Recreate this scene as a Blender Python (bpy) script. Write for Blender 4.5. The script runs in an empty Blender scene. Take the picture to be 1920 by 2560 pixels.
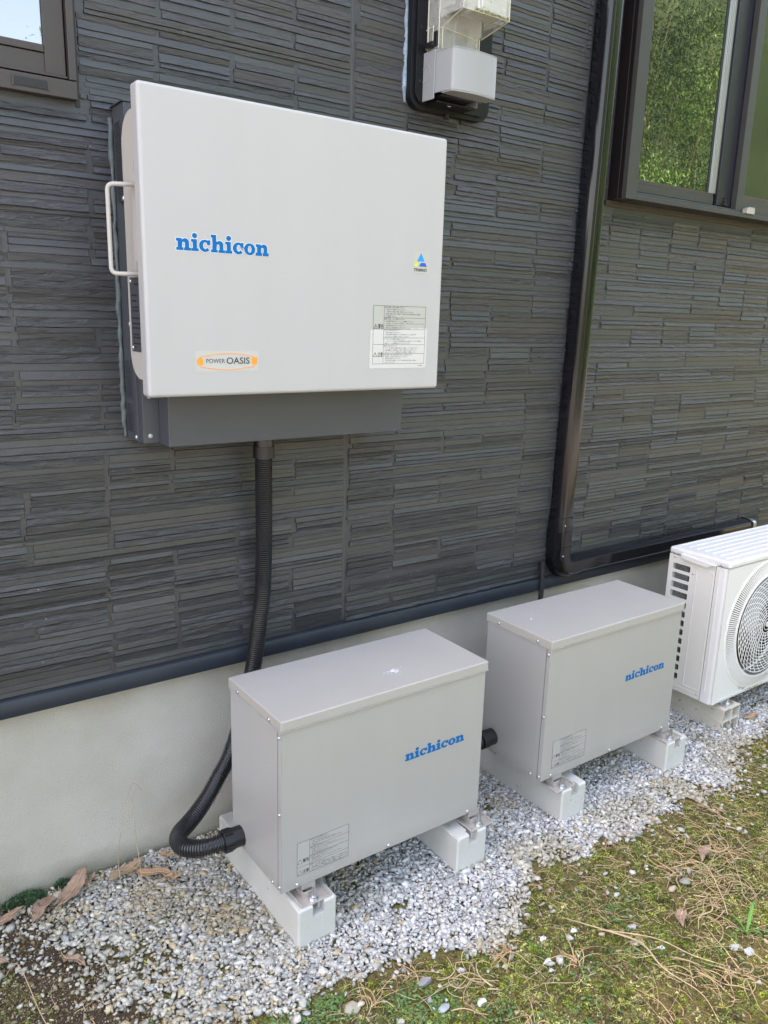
import bpy, math, random
import numpy as np
from mathutils import Vector, Matrix
R = math.radians
S = bpy.context.scene
col = S.collection
rnd = random.Random(7)
nr = np.random.default_rng(11)

# ------------------------------------------------------------------ camera
cam_d = bpy.data.cameras.new('camera'); cam = bpy.data.objects.new('camera', cam_d); col.objects.link(cam)
cam_d.sensor_fit = 'VERTICAL'; cam_d.sensor_height = 24.0; cam_d.lens = 18.857
cam_d.clip_start = 0.02; cam_d.clip_end = 600
r_ = Vector((0.81491383, -0.57890873, 0.02793069)); u_ = Vector((0.11521391, 0.2090361, 0.97109714)); f_ = Vector((0.56801514, 0.78814249, -0.23704475))
M = Matrix((r_, u_, -f_)).transposed().to_4x4(); M.translation = Vector((-0.61077, -1.68878, 1.29554))
cam.matrix_world = M
S.camera = cam
# ------------------------------------------------------------------ light
SUN_EL, SUN_AZ = R(52), R(-32)      # sun behind the house: the wall stands in open shade
w = bpy.data.worlds.new('World'); S.world = w; w.use_nodes = True
nt = w.node_tree; bg = nt.nodes['Background']
sky = nt.nodes.new('ShaderNodeTexSky'); sky.sky_type = 'NISHITA'; sky.sun_disc = False
sky.sun_elevation = SUN_EL; sky.sun_rotation = SUN_AZ
sky.air_density = 1.0; sky.dust_density = 6.0; sky.ozone_density = 0.6; sky.altitude = 200
wm = nt.nodes.new('ShaderNodeMix'); wm.data_type = 'RGBA'; wm.blend_type = 'MULTIPLY'; wm.inputs[0].default_value = 1; wm.inputs[7].default_value = (1.11, .965, .83, 1)   # camera white balance for open shade
nt.links.new(sky.outputs[0], wm.inputs[6]); nt.links.new(wm.outputs[2], bg.inputs[0]); bg.inputs[1].default_value = 0.15
sd = bpy.data.lights.new('sun', 'SUN'); sun = bpy.data.objects.new('sun', sd); col.objects.link(sun)
sd.energy = 2.6; sd.angle = R(0.6); sd.color = (1.0, 0.95, 0.87)
sdir = Vector((math.sin(SUN_AZ)*math.cos(SUN_EL), math.cos(SUN_AZ)*math.cos(SUN_EL), math.sin(SUN_EL)))
sun.rotation_euler = sdir.to_track_quat('Z', 'Y').to_euler()
S.view_settings.view_transform = 'Standard'; S.view_settings.look = 'None'
S.view_settings.exposure = 3.05; S.view_settings.gamma = 1.0

# ------------------------------------------------------------------ materials
def mat(name, base, rough=0.5, metal=0.0, spec=0.5, bump=None, var=None, coat=0.0, ior=None, trans=0.0, alpha=None, spots=None, dirt=None):
    m = bpy.data.materials.new(name); m.use_nodes = True
    t = m.node_tree; b = t.nodes['Principled BSDF']; L = t.links
    b.inputs['Base Color'].default_value = (*base, 1); b.inputs['Roughness'].default_value = rough
    b.inputs['Metallic'].default_value = metal; b.inputs['Specular IOR Level'].default_value = spec
    b.inputs['Coat Weight'].default_value = coat; b.inputs['Transmission Weight'].default_value = trans
    if ior: b.inputs['IOR'].default_value = ior
    if alpha is not None: b.inputs['Alpha'].default_value = alpha
    tc = t.nodes.new('ShaderNodeTexCoord'); vec = tc.outputs['Object']
    last = None
    if var:   # (scale, other colour, contrast, stretch)
        mp = t.nodes.new('ShaderNodeMapping'); mp.inputs['Scale'].default_value = var[3] if len(var) > 3 else (1, 1, 1); L.new(vec, mp.inputs[0])
        n = t.nodes.new('ShaderNodeTexNoise'); n.inputs['Scale'].default_value = var[0]; n.inputs['Detail'].default_value = 6; n.inputs['Roughness'].default_value = 0.6
        L.new(mp.outputs[0], n.inputs['Vector'])
        cr = t.nodes.new('ShaderNodeMapRange'); cr.inputs[1].default_value = 0.5-var[2]; cr.inputs[2].default_value = 0.5+var[2]; L.new(n.outputs[0], cr.inputs[0])
        mx = t.nodes.new('ShaderNodeMix'); mx.data_type = 'RGBA'; L.new(cr.outputs[0], mx.inputs[0])
        mx.inputs[6].default_value = (*base, 1); mx.inputs[7].default_value = (*var[1], 1); last = mx.outputs[2]
        L.new(last, b.inputs['Base Color'])
    if spots:  # (scale, colour, threshold)
        n = t.nodes.new('ShaderNodeTexNoise'); n.inputs['Scale'].default_value = spots[0]; n.inputs['Detail'].default_value = 3; L.new(vec, n.inputs['Vector'])
        cr = t.nodes.new('ShaderNodeMapRange'); cr.inputs[1].default_value = spots[2]; cr.inputs[2].default_value = spots[2]+0.04; L.new(n.outputs[0], cr.inputs[0])
        mx = t.nodes.new('ShaderNodeMix'); mx.data_type = 'RGBA'; L.new(cr.outputs[0], mx.inputs[0])
        if last: L.new(last, mx.inputs[6])
        else: mx.inputs[6].default_value = (*base, 1)
        mx.inputs[7].default_value = (*spots[1], 1); L.new(mx.outputs[2], b.inputs['Base Color'])
    if dirt:  # (z of the lower edge, z where it ends, colour): soil splash
        src = b.inputs['Base Color'].links[0].from_socket if b.inputs['Base Color'].links else None
        n = t.nodes.new('ShaderNodeTexNoise'); n.inputs['Scale'].default_value = 45; n.inputs['Detail'].default_value = 6; L.new(vec, n.inputs['Vector'])
        sp = t.nodes.new('ShaderNodeSeparateXYZ'); L.new(vec, sp.inputs[0])
        hz_ = t.nodes.new('ShaderNodeMapRange'); hz_.inputs[1].default_value = dirt[0]; hz_.inputs[2].default_value = dirt[1]; hz_.inputs[3].default_value = .5; hz_.inputs[4].default_value = 0; L.new(sp.outputs['Z'], hz_.inputs[0])
        mu = t.nodes.new('ShaderNodeMath'); mu.operation = 'MULTIPLY'; L.new(hz_.outputs[0], mu.inputs[0]); L.new(n.outputs[0], mu.inputs[1])
        mx = t.nodes.new('ShaderNodeMix'); mx.data_type = 'RGBA'; L.new(mu.outputs[0], mx.inputs[0])
        if src: L.new(src, mx.inputs[6])
        mx.inputs[7].default_value = (*dirt[2], 1); L.new(mx.outputs[2], b.inputs['Base Color'])
    if bump:  # (scale, strength, distance)
        n = t.nodes.new('ShaderNodeTexNoise'); n.inputs['Scale'].default_value = bump[0]; n.inputs['Detail'].default_value = 4; L.new(vec, n.inputs['Vector'])
        bp = t.nodes.new('ShaderNodeBump'); bp.inputs['Strength'].default_value = bump[1]; bp.inputs['Distance'].default_value = bump[2]
        L.new(n.outputs[0], bp.inputs['Height']); L.new(bp.outputs[0], b.inputs['Normal'])
    return m

def attr_mat(name, rough, spec, bump, mult=(1, 1, 1)):
    m = mat(name, (0.5, 0.5, 0.5), rough, 0, spec, bump)
    t = m.node_tree; a = t.nodes.new('ShaderNodeAttribute'); a.attribute_name = 'tint'
    n = t.nodes.new('ShaderNodeTexNoise'); n.inputs['Scale'].default_value = 160; n.inputs['Detail'].default_value = 5
    tc = t.nodes.new('ShaderNodeTexCoord'); t.links.new(tc.outputs['Object'], n.inputs['Vector'])
    mr = t.nodes.new('ShaderNodeMapRange'); mr.inputs[1].default_value = .3; mr.inputs[2].default_value = .7; mr.inputs[3].default_value = .75; mr.inputs[4].default_value = 1.2
    t.links.new(n.outputs[0], mr.inputs[0])
    vm = t.nodes.new('ShaderNodeVectorMath'); vm.operation = 'SCALE'; t.links.new(a.outputs['Color'], vm.inputs[0]); t.links.new(mr.outputs[0], vm.inputs['Scale'])
    t.links.new(vm.outputs[0], t.nodes['Principled BSDF'].inputs['Base Color'])
    return m

MT = {}
MT['door'] = mat('pale_grey_paint', (.465, .462, .455), .38, bump=(900, .05, .0004), var=(3, (.45, .446, .438), .25, (4, 1, .5)), spec=.45)
MT['beige'] = mat('beige_paint', (.50, .475, .43), .42, bump=(900, .05, .0004))
MT['darkmetal'] = mat('dark_grey_metal', (.058, .062, .074), .45, bump=(700, .06, .0004), var=(5, (.064, .069, .080), .2))
MT['vent'] = mat('vent_black', (.022, .023, .026), .6)
MT['box'] = mat('grey_metallic_paint', (.505, .495, .48), .33, metal=.28, bump=(1200, .06, .0003), var=(4, (.49, .48, .465), .25, (5, 5, .4)), dirt=(.127, .165, (.30, .27, .22)))
MT['boxlid'] = mat('grey_lid_paint', (.43, .41, .375), .42, metal=.0, bump=(1200, .06, .0003), var=(7, (.41, .39, .355), .18), spots=(220, (.52, .52, .50), .72))
MT['steel'] = mat('zinc_steel', (.62, .63, .64), .28, metal=.9, bump=(300, .1, .0005))
MT['stainless'] = mat('stainless_bracket', (.50, .47, .44), .36, metal=.3, bump=(200, .1, .0005), var=(30, (.45, .41, .36), .2))
MT['rust'] = mat('rust', (.25, .12, .04), .8, var=(90, (.45, .28, .12), .2))
MT['blue'] = mat('blue_logo', (.001, .135, .40), .5, spec=.2)
MT['white'] = mat('white_film', (.74, .76, .78), .4)
MT['ink'] = mat('black_ink', (.03, .03, .03), .6, spec=.2)
MT['ink2'] = mat('grey_ink', (.05, .05, .05), .6, spec=.2)
MT['sticker'] = mat('clear_sticker', (.50, .49, .465), .35)
MT['paperwhite'] = mat('label_white', (.60, .59, .57), .45)
MT['papergreen'] = mat('label_yellowed', (.44, .455, .41), .45)
MT['orange'] = mat('orange_print', (.90, .33, .03), .5)
MT['lightblue'] = mat('light_blue_print', (.01, .30, .90), .4)
MT['deepblue'] = mat('deep_blue_print', (.02, .09, .52), .4)
MT['lime'] = mat('lime_print', (.62, .72, .05), .4)
MT['duct'] = mat('gloss_black_plastic', (.006, .006, .008), .15, spec=.5)
MT['hose'] = mat('black_corrugated_plastic', (.020, .020, .022), .30, spec=.6, var=(25, (.032, .032, .032), .2))
MT['connector'] = mat('black_connector', (.011, .011, .013), .38, spec=.5)
MT['frame'] = mat('brown_aluminium', (.062, .052, .047), .45, metal=.25, bump=(500, .04, .0003))
MT['framegrey'] = mat('bronze_aluminium', (.046, .046, .042), .45, metal=.0, spec=.4, bump=(500, .04, .0003))
MT['framedark'] = mat('dark_brown_aluminium', (.016, .012, .012), .3, metal=.2)
MT['rubber'] = mat('black_gasket', (.012, .012, .013), .5)
MT['silver'] = mat('silver_spacer', (.5, .5, .5), .3, metal=.8)
MT['glass'] = mat('window_glass', (.012, .016, .014), .012, ior=2.35, spec=.5)
MT['glassdim'] = mat('screened_glass', (.02, .022, .02), .12, ior=1.9, spec=.5)
MT['glasssky'] = mat('clear_window_glass', (.02, .022, .022), .01, ior=3.4, spec=.5)
MT['flash'] = mat('navy_flashing', (.022, .026, .034), .42, spec=.35, bump=(60, .1, .001), var=(12, (.030, .036, .046), .25), spots=(130, (.16, .17, .17), .75))
MT['caulk'] = mat('grey_sealant', (.062, .061, .063), .6, bump=(80, .3, .002), var=(30, (.08, .08, .08), .2))
MT['sealant_blue'] = mat('blue_grey_sealant', (.28, .36, .42), .5, bump=(120, .5, .003), var=(70, (.16, .20, .24), .15))
MT['sealant_green'] = mat('green_grey_sealant', (.13, .165, .16), .55, bump=(120, .5, .003), var=(50, (.07, .085, .09), .2))
MT['concrete'] = mat('precast_concrete', (.56, .555, .53), .85, bump=(140, .35, .002), var=(14, (.52, .51, .46), .22), spots=(90, (.30, .30, .27), .70))
MT['mossyc'] = mat('mossy_concrete', (.20, .20, .09), .95, bump=(240, .6, .003), var=(70, (.42, .41, .33), .2))
MT['plate'] = mat('black_meter_plate', (.007, .007, .009), .4, spec=.3, bump=(60, .05, .001))
MT['meterplastic'] = mat('pale_grey_plastic', (.33, .335, .34), .32, bump=(500, .03, .0003))
MT['acwhite'] = mat('ac_white_paint', (.76, .745, .72), .35, bump=(600, .03, .0003))
MT['accream'] = mat('ac_cream_panel', (.74, .71, .65), .38, bump=(600, .03, .0003), var=(10, (.77, .745, .69), .2))
MT['acgrille'] = mat('ac_grille_plastic', (.80, .78, .73), .4)
MT['acdark'] = mat('ac_dark_recess', (.010, .010, .011), .7)
MT['acfan'] = mat('ac_fan_plastic', (.26, .27, .29), .4)
MT['acfoam'] = mat('ac_fin_grey', (.11, .11, .105), .8, bump=(500, .8, .003), var=(300, (.25, .25, .24), .1))
MT['standpl'] = mat('cream_resin_stand', (.66, .63, .55), .5, var=(9, (.50, .46, .38), .2, (1, 1, 2.5)), spots=(70, (.16, .14, .10), .66))
MT['deadgrass'] = mat('dead_grass', (.52, .32, .16), .75, var=(30, (.58, .44, .26), .25))
MT['straw'] = mat('straw', (.62, .50, .31), .75, var=(30, (.40, .27, .15), .25))
MT['leaf1'] = mat('fallen_leaf_brown', (.37, .26, .185), .6, bump=(220, .6, .002), var=(35, (.24, .15, .10), .15), spots=(60, (.14, .09, .06), .62))
MT['leaf2'] = mat('fallen_leaf_tan', (.42, .25, .14), .6, bump=(220, .6, .002), var=(30, (.30, .23, .14), .15), spots=(60, (.16, .10, .06), .62))
MT['grass'] = mat('green_blade', (.10, .26, .03), .5)
MT['rock'] = mat('rough_stone', (.24, .235, .22), .85, bump=(60, .6, .004), var=(40, (.33, .32, .29), .2))
MT['moss_clump'] = mat('moss_clump', (.045, .085, .03), .9, var=(90, (.09, .14, .06), .2))
MT['stuccotop'] = None

def siding_material():
    m = mat('slate_siding', (.06, .065, .072), .42, spec=.75)
    t = m.node_tree; L = t.links; b = t.nodes['Principled BSDF']
    tc = t.nodes.new('ShaderNodeTexCoord')
    a = t.nodes.new('ShaderNodeAttribute'); a.attribute_name = 'tint'
    mp = t.nodes.new('ShaderNodeMapping'); mp.inputs['Rotation'].default_value = (0, R(32), 0); mp.inputs['Scale'].default_value = (22, 60, 110); L.new(tc.outputs['Object'], mp.inputs[0])
    n = t.nodes.new('ShaderNodeTexNoise'); n.inputs['Scale'].default_value = 1.0; n.inputs['Detail'].default_value = 7; n.inputs['Roughness'].default_value = .62; n.inputs['Distortion'].default_value = .8
    L.new(mp.outputs[0], n.inputs['Vector'])
    bp = t.nodes.new('ShaderNodeBump'); bp.inputs['Strength'].default_value = 1.0; bp.inputs['Distance'].default_value = .0065
    # rough stones get more relief than the flat ones (alpha of the tint)
    ml = t.nodes.new('ShaderNodeMath'); ml.operation = 'MULTIPLY'; L.new(n.outputs[0], ml.inputs[0]); L.new(a.outputs['Alpha'], ml.inputs[1])
    n2 = t.nodes.new('ShaderNodeTexNoise'); n2.inputs['Scale'].default_value = 420; n2.inputs['Detail'].default_value = 4; L.new(tc.outputs['Object'], n2.inputs['Vector'])
    ad = t.nodes.new('ShaderNodeMath'); ad.operation = 'MULTIPLY_ADD'; L.new(n2.outputs[0], ad.inputs[0]); ad.inputs[1].default_value = .10; L.new(ml.outputs[0], ad.inputs[2])
    L.new(ad.outputs[0], bp.inputs['Height']); L.new(bp.outputs[0], b.inputs['Normal'])
    n3 = t.nodes.new('ShaderNodeTexNoise'); n3.inputs['Scale'].default_value = 3.5; n3.inputs['Detail'].default_value = 5; L.new(tc.outputs['Object'], n3.inputs['Vector'])
    mr = t.nodes.new('ShaderNodeMapRange'); mr.inputs[1].default_value = .3; mr.inputs[2].default_value = .7; mr.inputs[3].default_value = .85; mr.inputs[4].default_value = 1.12; L.new(n3.outputs[0], mr.inputs[0])
    vm = t.nodes.new('ShaderNodeVectorMath'); vm.operation = 'SCALE'; L.new(a.outputs['Color'], vm.inputs[0]); L.new(mr.outputs[0], vm.inputs['Scale'])
    # small pale specks (lime spots and snail trails)
    v = t.nodes.new('ShaderNodeTexNoise'); v.inputs['Scale'].default_value = 95; v.inputs['Detail'].default_value = 2; L.new(tc.outputs['Object'], v.inputs['Vector'])
    m2 = t.nodes.new('ShaderNodeMapRange'); m2.inputs[1].default_value = .775; m2.inputs[2].default_value = .80; L.new(v.outputs[0], m2.inputs[0])
    mx = t.nodes.new('ShaderNodeMix'); mx.data_type = 'RGBA'; L.new(m2.outputs[0], mx.inputs[0]); L.new(vm.outputs[0], mx.inputs[6]); mx.inputs[7].default_value = (.25, .25, .24, 1)
    L.new(mx.outputs[2], b.inputs['Base Color'])
    r3 = t.nodes.new('ShaderNodeMapRange'); r3.inputs[3].default_value = .30; r3.inputs[4].default_value = .50; L.new(n2.outputs[0], r3.inputs[0]); L.new(r3.outputs[0], b.inputs['Roughness'])
    return m
MT['siding'] = siding_material()

def stucco_material():
    m = mat('sprayed_mortar', (.44, .44, .405), .62, spec=.45)
    t = m.node_tree; L = t.links; b = t.nodes['Principled BSDF']; tc = t.nodes.new('ShaderNodeTexCoord')
    v = t.nodes.new('ShaderNodeTexNoise'); v.inputs['Scale'].default_value = 400; v.inputs['Detail'].default_value = 3.0; v.inputs['Roughness'].default_value = .4; L.new(tc.outputs['Object'], v.inputs['Vector'])
    cr = t.nodes.new('ShaderNodeMapRange'); cr.inputs[1].default_value = .38; cr.inputs[2].default_value = .75; L.new(v.outputs[0], cr.inputs[0])
    bp = t.nodes.new('ShaderNodeBump'); bp.inputs['Strength'].default_value = .8; bp.inputs['Distance'].default_value = .0032; L.new(cr.outputs[0], bp.inputs['Height']); L.new(bp.outputs[0], b.inputs['Normal'])
    n = t.nodes.new('ShaderNodeTexNoise'); n.inputs['Scale'].default_value = 5; n.inputs['Detail'].default_value = 8; L.new(tc.outputs['Object'], n.inputs['Vector'])
    mr = t.nodes.new('ShaderNodeMapRange'); mr.inputs[1].default_value = .35; mr.inputs[2].default_value = .7; L.new(n.outputs[0], mr.inputs[0])
    mx = t.nodes.new('ShaderNodeMix'); mx.data_type = 'RGBA'; L.new(mr.outputs[0], mx.inputs[0]); mx.inputs[6].default_value = (.60, .57, .49, 1); mx.inputs[7].default_value = (.51, .47, .39, 1)
    # splash dirt and algae close to the ground
    sx = t.nodes.new('ShaderNodeSeparateXYZ'); L.new(tc.outputs['Object'], sx.inputs[0])
    ad = t.nodes.new('ShaderNodeMath'); ad.operation = 'MULTIPLY_ADD'; L.new(n.outputs[0], ad.inputs[0]); ad.inputs[1].default_value = -.09; L.new(sx.outputs['Z'], ad.inputs[2])
    m2 = t.nodes.new('ShaderNodeMapRange'); m2.inputs[1].default_value = -.05; m2.inputs[2].default_value = .03; m2.inputs[3].default_value = .8; m2.inputs[4].default_value = 0; L.new(ad.outputs[0], m2.inputs[0])
    mx2 = t.nodes.new('ShaderNodeMix'); mx2.data_type = 'RGBA'; L.new(m2.outputs[0], mx2.inputs[0]); L.new(mx.outputs[2], mx2.inputs[6]); mx2.inputs[7].default_value = (.20, .20, .12, 1)
    L.new(mx2.outputs[2], b.inputs['Base Color'])
    return m
MT['stucco'] = stucco_material()

# ------------------------------------------------------------------ mesh building
class MB:
    def __init__(s): s.v = []; s.f = []; s.m = []; s.mats = []; s.n = 0
    def mi(s, m):
        if m not in s.mats: s.mats.append(m)
        return s.mats.index(m)
    def add(s, vs, fs, m):
        k = s.mi(m); s.v.extend([tuple(v) for v in vs]); s.f.extend([tuple(i+s.n for i in f) for f in fs]); s.m.extend([k]*len(fs)); s.n += len(vs); return s
    def box(s, x0, x1, y0, y1, z0, z1, m):
        v = [(x, y, z) for x in (x0, x1) for y in (y0, y1) for z in (z0, z1)]
        return s.add(v, [(0, 1, 3, 2), (4, 6, 7, 5), (0, 4, 5, 1), (2, 3, 7, 6), (0, 2, 6, 4), (1, 5, 7, 3)], m)
    def prism(s, pts, axis, a, b, m):
        """closed outline pts (2D) extruded along axis from a to b"""
        def P(p, t): return {'x': (t, p[0], p[1]), 'y': (p[0], t, p[1]), 'z': (p[0], p[1], t)}[axis]
        n = len(pts); v = [P(p, a) for p in pts]+[P(p, b) for p in pts]
        fs = [tuple(range(n)), tuple(range(2*n-1, n-1, -1))]+[(i, n+i, n+(i+1) % n, (i+1) % n) for i in range(n)]
        return s.add(v, fs, m)
    def tube(s, path, rad, m, seg=12, cap=True, flat=1.0):
        P = [Vector(p) for p in path]; n = len(P)
        rr = [max(q, .0003) for q in rad[:n]] if hasattr(rad, '__len__') else [rad]*n
        T = [(P[min(i+1, n-1)]-P[max(i-1, 0)]).normalized() for i in range(n)]
        up = Vector((0, 0, 1)) if abs(T[0].z) < .9 else Vector((1, 0, 0))
        N = (up-T[0]*up.dot(T[0])).normalized(); vs = []
        for i in range(n):
            N = (N-T[i]*N.dot(T[i])).normalized(); B = T[i].cross(N)
            for k in range(seg):
                a = 2*math.pi*k/seg; vs.append(P[i]+N*math.cos(a)*rr[i]*flat+B*math.sin(a)*rr[i])
        fs = [(i*seg+k, i*seg+(k+1) % seg, (i+1)*seg+(k+1) % seg, (i+1)*seg+k) for i in range(n-1) for k in range(seg)]
        if cap: fs += [tuple(range(seg-1, -1, -1)), tuple((n-1)*seg+k for k in range(seg))]
        return s.add(vs, fs, m)
    def cyl(s, p, d, r, h, m, seg=20, r2=None):
        d = Vector(d).normalized(); p = Vector(p)
        return s.tube([p, p+d*h], [r, r if r2 is None else r2], m, seg)
    def dome(s, p, d, r, h, m, seg=12):
        d = Vector(d).normalized(); p = Vector(p)
        return s.tube([p, p+d*h*.45, p+d*h*.8, p+d*h], [r, r*.9, r*.6, r*.15], m, seg)
    def build(s, name, parent=None, smooth=False, bevel=0, seg=2, tint=None):
        me = bpy.data.meshes.new(name); me.from_pydata(s.v, [], s.f)
        for m in s.mats: me.materials.append(m)
        if len(s.mats) > 1: me.polygons.foreach_set('material_index', s.m)
        me.update()
        return link(name, me, parent, smooth, bevel, seg)

def link(name, me, parent=None, smooth=False, bevel=0, seg=2):
    if smooth or bevel: me.polygons.foreach_set('use_smooth', [True]*len(me.polygons))
    o = bpy.data.objects.new(name, me); col.objects.link(o)
    if parent is not None:
        o.parent = parent; o.matrix_parent_inverse = Matrix.Translation(parent.location).inverted() if parent.parent is None else (Matrix.Translation(parent.parent.location).inverted())
        if parent.parent is not None: o.matrix_parent_inverse = Matrix.Identity(4)
    if bevel:
        b = o.modifiers.new('bevel', 'BEVEL'); b.width = bevel; b.segments = seg; b.limit_method = 'ANGLE'; b.angle_limit = R(40); b.harden_normals = True
    elif smooth == 'auto':
        e = o.modifiers.new('edges', 'EDGE_SPLIT'); e.split_angle = R(38)
    return o

def thing(name, label, cat, loc=(0, 0, 0), group=None):
    o = bpy.data.objects.new(name, None); col.objects.link(o); o.location = loc; o.empty_display_size = .05
    return tag(o, label, cat, group)
def tag(o, label=None, cat=None, group=None, kind=None):
    if label: o['label'] = label
    if cat: o['category'] = cat
    if group: o['group'] = group
    if kind: o['kind'] = kind
    return o
def copy_tree(o, parent=None):
    c = o.copy(); col.objects.link(c)
    if parent is not None: c.parent = parent
    for ch in o.children: copy_tree(ch, c)
    return c

def screw(name, p, d, r, h, m, parent):
    q = MB(); q.dome(p, d, r, h, m); return q.build(name, parent, smooth=True)

# flat shapes (curves turned into meshes), laid on a plane facing -y
def curve_mesh(splines, ext=0.0, offset=0.0):
    c = bpy.data.curves.new('c', 'CURVE'); c.dimensions = '2D'; c.fill_mode = 'BOTH'; c.extrude = ext; c.offset = offset
    for pts in splines:
        sp = c.splines.new('POLY'); sp.points.add(len(pts)-1); sp.use_cyclic_u = True
        for i, p in enumerate(pts): sp.points[i].co = (p[0], p[1], 0, 1)
    return _tomesh(c)
def _tomesh(c):
    o = bpy.data.objects.new('tmp', c); col.objects.link(o)
    dg = bpy.context.evaluated_depsgraph_get(); me = bpy.data.meshes.new_from_object(o.evaluated_get(dg))
    v = np.array([tuple(x.co) for x in me.vertices]).reshape(-1, 3); f = [tuple(p.vertices) for p in me.polygons]
    bpy.data.objects.remove(o); bpy.data.curves.remove(c); bpy.data.meshes.remove(me)
    return v, f
def text_mesh(s, res=3, shear=0.0, bold=0.0):
    c = bpy.data.curves.new('t', 'FONT'); c.body = s; c.resolution_u = res; c.shear = shear; c.offset = bold
    return _tomesh(c)
def plate_y(mb, splines, y, ext, m, offset=0.0):
    """outline in (x,z) as a plate of half-thickness ext centred on y"""
    v, f = curve_mesh(splines, ext, offset)
    mb.add([(p[0], y-p[2], p[1]) for p in v], f, m)
def plate_x(mb, splines, x, ext, m):
    """outline given in (-y, z), plate facing -x"""
    v, f = curve_mesh(splines, ext)
    mb.add([(x-p[2], -p[0], p[1]) for p in v], f, m)
def put_text(mb, s, x, z, h, y, m, maxw=None, width=None, shear=0.0, bold=0.0, res=3, anchor='bottom'):
    """writes s with its lower left corner at (x,z) and height h (of the whole line box of its glyphs)"""
    v, f = text_mesh(s, res, shear, bold)
    if len(v) == 0: return
    x0, x1 = v[:, 0].min(), v[:, 0].max(); z0, z1 = v[:, 1].min(), v[:, 1].max()
    k = h/(z1-z0); kx = k
    if width: kx = width/(x1-x0)
    elif maxw and (x1-x0)*k > maxw: kx = maxw/(x1-x0)
    mb.add([(x+(p[0]-x0)*kx, y, z+(p[1]-z0)*k) for p in v], f, m)
def rrect(x0, x1, z0, z1, r, n=4, rev=False):
    pts = []
    for cx, cz, a0 in ((x1-r, z1-r, 0), (x0+r, z1-r, 90), (x0+r, z0+r, 180), (x1-r, z0+r, 270)):
        for k in range(n+1):
            a = R(a0+90*k/n); pts.append((cx+r*math.cos(a), cz+r*math.sin(a)))
    return pts[::-1] if rev else pts
def circ(cx, cz, r, n=32, rz=None): return [(cx+r*math.cos(2*math.pi*k/n), cz+(rz or r)*math.sin(2*math.pi*k/n)) for k in range(n)]

# the slab-serif lettering of the maker's name, drawn as outlines (x-height 96)
def arc(cx, cy, rx, ry, a0, a1, n=10): return [(cx+rx*math.cos(R(a0+(a1-a0)*k/n)), cy+ry*math.sin(R(a0+(a1-a0)*k/n))) for k in range(n+1)]
G_n = [[(0, 0), (0, 20), (13, 20), (13, 76), (0, 76), (0, 96), (44, 96), (44, 84)]+arc(76, 66, 30, 32, 130, 0, 6)+[(106, 20), (119, 20), (119, 0), (66, 0), (66, 20), (75, 20), (75, 58)]+arc(61, 58, 14, 14, 0, 170, 5)+[(46, 20), (55, 20), (55, 0)]]
G_h = [[(0, 0), (0, 20), (13, 20), (13, 126), (0, 126), (0, 146), (45, 146), (45, 86)]+arc(77, 66, 30, 32, 130, 0, 6)+[(107, 20), (120, 20), (120, 0), (67, 0), (67, 20), (76, 20), (76, 58)]+arc(62, 58, 14, 14, 0, 170, 5)+[(46, 20), (55, 20), (55, 0)]]
G_i = [[(0, 0), (0, 20), (13, 20), (13, 76), (0, 76), (0, 96), (46, 96), (46, 20), (59, 20), (59, 0)], circ(29, 128, 20, 20)]
G_c = [arc(49, 48, 49, 50, 318, 60, 18)[:1]+arc(49, 48, 49, 50, 318, 70, 18)+[(76, 90), (76, 96), (95, 96), (95, 58), (70, 58)]+arc(52, 50, 21, 31, 30, 322, 16)]
G_o = [arc(50, 48, 50, 50, 0, 345, 24), arc(50, 48, 19, 33, 345, 0, 20)]
def logo(mb, x, z, width, height, y, m, halo=None):
    glyphs = [(G_n, 119), (G_i, 59), (G_c, 95), (G_h, 120), (G_i, 59), (G_c, 95), (G_o, 100), (G_n, 119)]
    tot = sum(g[1] for g in glyphs)+7*9; sx = width/tot; sz = height/148; px = 0; spl = []
    for g, wd in glyphs:
        for sp in g: spl.append([(px+p[0], p[1]) for p in sp])
        px += wd+9
    def put(off, yy, mm):
        v, f = curve_mesh(spl, 0, off); mb.add([(x+p[0]*sx, yy, z+p[1]*sz) for p in v], f, mm)
    put(2.6, y, m)
    if halo: put(7, y+.0002, halo)

# ------------------------------------------------------------------ ground (structure)
def vnoise(x, y, seed=0):
    xi = np.floor(x).astype(int); yi = np.floor(y).astype(int); xf = x-xi; yf = y-yi
    def h(a, b):
        t = np.sin(a*127.1+b*311.7+seed*74.7)*43758.5453; return t-np.floor(t)
    u = xf*xf*(3-2*xf); v = yf*yf*(3-2*yf)
    return (h(xi, yi)*(1-u)+h(xi+1, yi)*u)*(1-v)+(h(xi, yi+1)*(1-u)+h(xi+1, yi+1)*u)*v
EX = np.array([-1.5, -.45, -.36, -.25, 0, .16, .24, .44, .55, .70, .82, 1.0, 1.25, 1.47, 1.62, 1.9, 2.5, 4.0])
EY = np.array([-.05, -.10, -.30, -.46, -.585, -.585, -.62, -.675, -.64, -.56, -.565, -.585, -.585, -.60, -.53, -.47, -.46, -.46])
def edge(x): return np.interp(x, EX, EY)
def soil_left(x, y): return np.clip((-.24-(x+.25*(y+.15))+.05*vnoise(x*20, y*20, 3))/.14, 0, 1)
def gz(x, y):     # ground height
    h = .006*vnoise(x*9, y*9, 1)+.004*vnoise(x*30, y*30, 2)
    near = np.clip((1.9-np.abs(y))/.6, 0, 1)*np.clip((3.2-np.abs(x-.9))/.8, 0, 1)
    return (h-.006)*near
xs = np.concatenate([[-300, -60, -15, -5, -3], np.arange(-2.2, 4.0, .03), [5, 8, 15, 60, 300]])
ys = np.concatenate([[-300, -60, -20, -8, -4, -2.5], np.arange(-2.0, .06, .03), [1, 12, 60, 300]])
X, Y = np.meshgrid(xs, ys, indexing='ij'); Z = gz(X, Y)
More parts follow.
